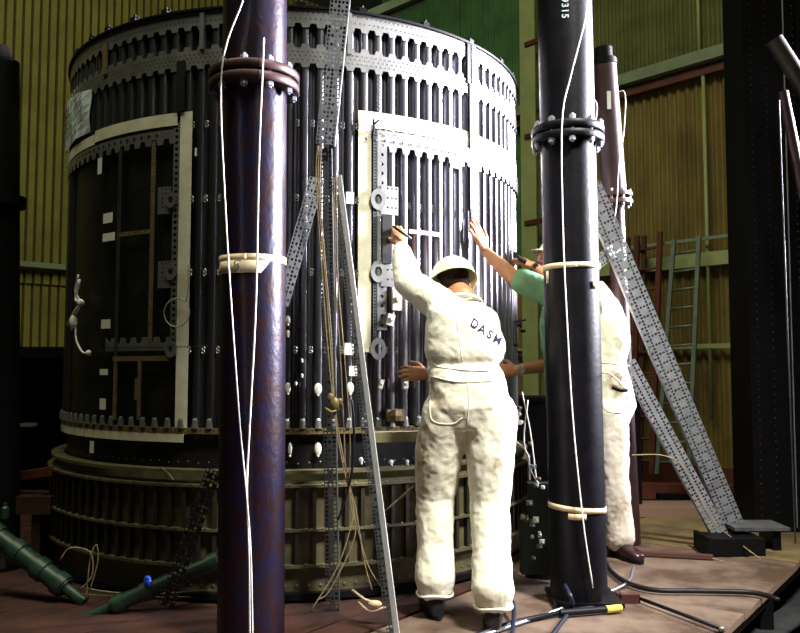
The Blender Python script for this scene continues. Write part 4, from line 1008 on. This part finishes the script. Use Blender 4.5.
chain(mb, [hL + V((-.005, 0, -.03)), lerp(hL, kL, .5) + V((-.012, 0, 0)), kL, lerp(kL, aL, .5), aL + V((0, 0, .08)), aL + V((0, 0, .055))], [.118, .112, .092, .084, .093, .086], 18)
chain(mb, [hR + V((.005, 0, -.03)), lerp(hR, kR, .5), kR, lerp(kR, aR, .5), aR + V((0, 0, .08)), aR + V((0, 0, .055))], [.118, .112, .092, .085, .094, .087], 18)
chain(mb, [sL, lerp(sL, eL, .5), eL, lerp(eL, wL, .5), wL - (wL - eL).normalized() * .015], [.085, .078, .074, .064, .046], 16)
chain(mb, [nb + V((.03, -.02, -.06)), sR], [.06, .078], 16); chain(mb, [nb + V((-.03, -.02, -.06)), sL], [.06, .08], 16)
chain(mb, [sR, lerp(sR, eR, .5), eR, lerp(eR, wR, .5), wR - (wR - eR).normalized() * .02], [.078, .075, .066, .055, .046], 16)
stp = [(at(418, 455, 3.68), .07), (at(415, 480, 3.68), .06), (at(422, 430, 3.7), .05), (at(432, 400, 3.65), .06), (at(497, 468, 3.6), .03), (at(430, 380, 3.7), .05), (at(417, 500, 3.7), .05)]
def st1(p): return min(1, sum(math.exp(-((p - c).length / r_) ** 2) for c, r_ in stp) * 1.2)
def d1f(p):
    f = fold(p); 
    if abs(p.z - wa.z) < .03: f -= .008 * (1 - abs(p.z - wa.z) / .03)
    return f
cov1 = remesh(mb, 'coverall', .0085, M_COV, P1, 5, d1f, st1, loc=L)
# collar
m = MB(); a = V((1, 0, -.08)).normalized(); b = V((0, .88, -.42)).normalized()
m.tube([nb + V((.0, -.012, -.030)) + (a * math.cos(t) * .083 + b * math.sin(t) * .078) - L for t in [k * PI / 10 for k in range(21)]], .011, 8, cap=False); m.build('collar', M_COV, cov1, smooth=True)
# trouser cuffs, seams, pocket
for a_ in (aL, aR):
    m = MB(); q = a_ + V((0, 0, .012)) - L; m.tube([q + V((.082 * math.cos(t), .080 * math.sin(t), .005 * math.sin(3 * t))) for t in [k * PI / 12 for k in range(25)]], .006, 8, cap=False); m.build('trouser_cuff', M_COV, cov1, smooth=True)
bvh = BVHTree.FromPolygons([tuple(v.co + L) for v in cov1.data.vertices], [tuple(p.vertices) for p in cov1.data.polygons])
def drape(p, off=.003, dirv=None):
    o_ = CAM; d_ = (p - CAM).normalized(); h = bvh.ray_cast(o_, d_)
    return (h[0] - d_ * off if h[0] is not None else p)
oc = at(486, 332, 3.7); ru = (at(498, 341, 3.7) - at(474, 324, 3.7)).normalized(); uu = V((.12, 0, 1)); uu = (uu - ru * uu.dot(ru) * .6).normalized()
for k, chx in enumerate('DASM'):
    bm = text_mesh(chx, .055)
    for v in bm.verts: v.co = drape(oc + ru * (v.co.x * .95 + .043 * (k - 1.5)) + uu * v.co.y, .004) - L
    put_bm(bm, 'printed_letter', mat('faded_ink', (.02, .02, .035), 0, 1.0, spec=0), cov1, None)
def seam(pts_, par, name, m_, r_=.0028):
    out = []
    pp = smoothpath([V((x, y, 0)) for x, y in pts_], 6)
    for q in pp: out.append(drape(at(q.x, q.y, 3.7), .0005) - L)
    m = MB(); m.tube(out, r_, 5); m.build(name, m_, par, smooth=True)
seam([(431, 362), (440, 367), (465, 370), (490, 371), (500, 372)], cov1, 'waist_seam', M_COV, .004)
seam([(430, 376), (460, 382), (500, 380)], cov1, 'waist_seam', M_COV, .004)
seam([(466, 375), (469, 400), (467, 425)], cov1, 'back_seam', M_COV)
seam([(430, 395), (432, 420), (452, 424), (462, 418)], cov1, 'pocket_seam', M_COV, .003)
seam([(453, 300), (458, 330), (462, 362)], cov1, 'yoke_seam', M_COV, .0025)
hh = hardhat(P1, hc + V((0, .01, .012)), hf * .8 + V((0, 0, .1)), hu, 1.0, L)
m = MB(); hair(m, hc, hf, hu, .99); remesh(m, 'hair', .006, M_HAIR, P1, 3, loc=L); eyes(P1, hc, hf, hu, L)
wristband(P1, wL + (wL - eL).normalized() * .012, wL - eL, .031, M_ROD, L)
boot(P1, aL, aL + V((-.1, .5, 0)), M_BBOOT, L); boot(P1, aR, aR + V((.05, .5, 0)), M_BBOOT, L)
m = MB(); m.tube([at(393, 226, 4.05), at(411, 239, 4.03)], .007, 8); tag(m.build('marker_pen', M_HOSE, smooth=True), 'black marker held in the raised hand of the bending man', 'pen')

# ---- person 2 : man in green short-sleeved shirt behind the post
P2 = empty('person', (at(570, 575, 4.5).x, 4.5, 0), 'person in green short sleeved shirt reaching to cylinder with bare arm, half behind post', 'person'); L = P2.location.copy()
pel = at(570, 405, 4.48); wa = at(568, 368, 4.48); ch = at(564, 325, 4.46); nb = at(565, 288, 4.46)
sn, sf = at(560, 298, 4.30), at(557, 300, 4.62)       # near shoulder (left), far shoulder (right)
pw = S(485, 252, Ro); surf = Wc(pw[0], pw[1], Ro); w2 = Wc(*S(486, 252, Ro + .075), Ro + .075)
e2 = at(513, 277, 4.34)
hc = at(572, 256, 4.44); hf = V((-1, .25, -.1)); hu = V((0, 0, 1))
ws = at(517, 370, 4.52); es = at(550, 365, 4.66)
hl_, hr_ = at(570, 415, 4.38), at(572, 415, 4.58); kl_, kr_ = at(563, 490, 4.36), at(577, 490, 4.58); al_, ar_ = at(566, 565, 4.38), at(582, 562, 4.6); al_.z = ar_.z = .09
fd = V((-1, 0, 0)); sv = V((0, 1, 0))
mb = MB(); torso(mb, [(pel - V((0, 0, .1)), sv * .13, fd * .09), (pel, sv * .15, fd * .10), (wa, sv * .13, fd * .09), (ch, sv * .155, fd * .10), (lerp(ch, nb, .6), sv * .15, fd * .085), (nb, sv * .07, fd * .06)])
chain(mb, [hl_, kl_, al_], [.078, .052, .036]); chain(mb, [hr_, kr_, ar_], [.078, .052, .036])
chain(mb, [al_, al_ + V((-.06, 0, -.04))], [.036, .03]); chain(mb, [ar_, ar_ + V((-.06, .0, -.04))], [.036, .03])
chain(mb, [sn, e2, lerp(e2, w2, .3), w2], [.054, .043, .044, .028], 16); chain(mb, [sf, es, ws], [.052, .042, .030], 16)
chain(mb, [nb, hc - V((0, 0, .06))], [.056, .055]); head(mb, hc, hf, hu)
nrm = (surf - V((CC.x, CC.y, surf.z))) * -1 + V((.5, 0, 0))
hd = (Wc(*S(470, 217, Ro + .032), Ro + .032) - w2)
hand(mb, w2 + hd.normalized() * .015, hd, nrm, V((1, -.1, .6)), 1.0, (2, 5, 5), 2, .05)
hand(mb, ws, V((-1, -.1, -.05)), V((0, 1, 0)), V((0, 0, 1)), .95, (20, 30, 20), 4, .3)
remesh(mb, 'body', .0048, M_FLESH, P2, 4, loc=L)
mb = MB(); torso(mb, [(pel - V((0, 0, .03)), sv * .175, fd * .125), (wa, sv * .17, fd * .125), (ch, sv * .19, fd * .135), (lerp(ch, nb, .5), sv * .175, fd * .115), (nb, sv * .075, fd * .07)])
chain(mb, [sn, lerp(sn, e2, .35), lerp(sn, e2, .78)], [.078, .074, .072], 16); chain(mb, [sf, lerp(sf, es, .7)], [.076, .068], 16)
remesh(mb, 'shirt', .009, M_SHIRT, P2, 4, lambda p: fold(p, 1, 3) * .8, loc=L)
mb = MB(); torso(mb, [(pel - V((0, 0, .14)), sv * .15, fd * .11), (pel, sv * .168, fd * .118)])
chain(mb, [hl_, kl_, al_], [.105, .08, .08], 16); chain(mb, [hr_, kr_, ar_], [.105, .08, .08], 16)
remesh(mb, 'trousers', .01, M_NAVY, P2, 4, lambda p: fold(p, 1, 5), loc=L)
m = MB(); hair(m, hc, hf, hu); remesh(m, 'hair', .006, M_HAIR, P2, 3, loc=L); eyes(P2, hc, hf, hu, L)
wristband(P2, ws + V((.025, 0, 0)), V((-1, 0, 0)), .031, M_ROD, L)
boot(P2, al_, al_ + V((-.5, .1, 0)), M_BBOOT, L); boot(P2, ar_, ar_ + V((-.5, .1, 0)), M_BBOOT, L)

# ---- person 3 : man in off-white coverall seen right of the post
P3 = empty('person', (at(615, 552, 4.95).x, 4.95, 0), 'person in off white coverall and hat with stained back pocket right of the black post', 'person'); L = P3.location.copy()
YP = 4.95
pel = at(607, 400, YP); wa = at(604, 362, YP); ch = at(602, 322, YP); nb = at(590, 282, YP)
sn, sf = at(594, 300, YP - .16), at(592, 300, YP + .16)
hc = at(553, 263, YP - .02); hf = V((-1, -.15, -.12)); hu = V((-.15, 0, 1))
w3, e3 = at(533, 266, YP - .1), at(567, 290, YP - .2); w4, e4 = at(566, 330, YP + .1), at(585, 342, YP + .2)
hl_, hr_ = at(609, 412, YP - .09), at(608, 412, YP + .09); kl_, kr_ = at(613, 476, YP - .08), at(606, 476, YP + .12); al_, ar_ = at(619, 545, YP - .05), at(606, 545, YP + .16); al_.z = ar_.z = .09
mb = MB(); torso(mb, [(pel - V((0, 0, .1)), sv * .13, fd * .09), (pel, sv * .15, fd * .10), (wa, sv * .13, fd * .09), (ch, sv * .155, fd * .10), (lerp(ch, nb, .6), sv * .15, fd * .085), (nb, sv * .07, fd * .06)])
chain(mb, [hl_, kl_, al_], [.078, .052, .036]); chain(mb, [hr_, kr_, ar_], [.078, .052, .036])
chain(mb, [al_, al_ + V((.03, -.05, -.04))], [.036, .03]); chain(mb, [ar_, ar_ + V((-.06, .0, -.04))], [.036, .03])
chain(mb, [sn, e3, w3], [.052, .042, .029], 16); chain(mb, [sf, e4, w4], [.052, .042, .029], 16)
chain(mb, [nb, hc - V((-.02, 0, .05))], [.056, .055]); head(mb, hc, hf, hu)
hand(mb, w3 + V((-.01, 0, .005)), V((-1, .1, .45)), V((-.2, .6, -.5)), V((0, -.5, .8)), .95, (35, 45, 35), 2, .5)
hand(mb, w4, V((-1, 0, .2)), V((0, 1, 0)), V((0, 0, 1)), .95, (20, 30, 20), 2, .3)
remesh(mb, 'body', .0052, M_FLESH, P3, 4, loc=L)
mb = MB(); torso(mb, [(pel - V((0, 0, .14)), sv * .15, fd * .125), (pel - V((-.02, 0, .03)), sv * .175, fd * .150), (wa + V((0, 0, 0)), sv * .155, fd * .125), (lerp(wa, ch, .5) + V((.01, 0, 0)), sv * .175, fd * .15), (ch + V((.0, 0, 0)), sv * .185, fd * .145), (lerp(ch, nb, .5), sv * .17, fd * .13), (nb, sv * .08, fd * .075)])
chain(mb, [hl_, lerp(hl_, kl_, .5), kl_, lerp(kl_, al_, .5), al_ + V((0, 0, .03))], [.112, .108, .095, .092, .095], 16); chain(mb, [hr_, kr_, ar_ + V((0, 0, .03))], [.11, .09, .09], 16)
chain(mb, [sn, lerp(sn, e3, .8)], [.082, .07], 16); chain(mb, [sf, e4], [.082, .068], 16)
stp3 = [(at(617, 382, YP - .15), .07), (at(625, 392, YP - .12), .06), (at(622, 505, YP - .12), .05), (at(615, 515, YP - .12), .04)]
cov3 = remesh(mb, 'coverall', .009, M_COV2, P3, 4, lambda p: fold(p, 1, 9), lambda p: min(1, sum(math.exp(-((p - c).length / r_) ** 2) for c, r_ in stp3) * 1.5), loc=L)
bvh = BVHTree.FromPolygons([tuple(v.co + L) for v in cov3.data.vertices], [tuple(p.vertices) for p in cov3.data.polygons])
seam([(600, 362), (615, 364), (629, 366)], cov3, 'waist_seam', M_COV2, .004); seam([(600, 372), (612, 375), (628, 392)], cov3, 'pocket_seam', M_COV2, .004); seam([(612, 387), (620, 390), (627, 390)], cov3, 'pocket_mouth', M_DARK, .010)
seam([(600, 393), (606, 410), (622, 412), (632, 400)], cov3, 'pocket_seam', M_COV2, .003)
hardhat(P3, hc + V((.05, 0, .05)), V((-1, -.1, .28)), V((.28, 0, 1)), .98, L)
m = MB(); hair(m, hc, hf, hu); remesh(m, 'hair', .006, M_HAIR, P3, 3, loc=L); eyes(P3, hc, hf, hu, L)
wristband(P3, w3 + V((.012, 0, -.006)), w3 - e3, .031, M_HOSE, L)
boot(P3, al_, al_ + V((.14, -.35, 0)), M_BOOT, L); boot(P3, ar_, ar_ + V((-.5, -.1, 0)), M_BOOT, L)
m = MB(); q = at(516, 255, YP - .12); m.tube([q, at(526, 262, YP - .13)], .014, 10); m.box(q, (.03, .03, .035)); tag(m.build('hand_tool', M_HOSE), 'small black tool held at the cylinder edge by hatted man', 'tool')
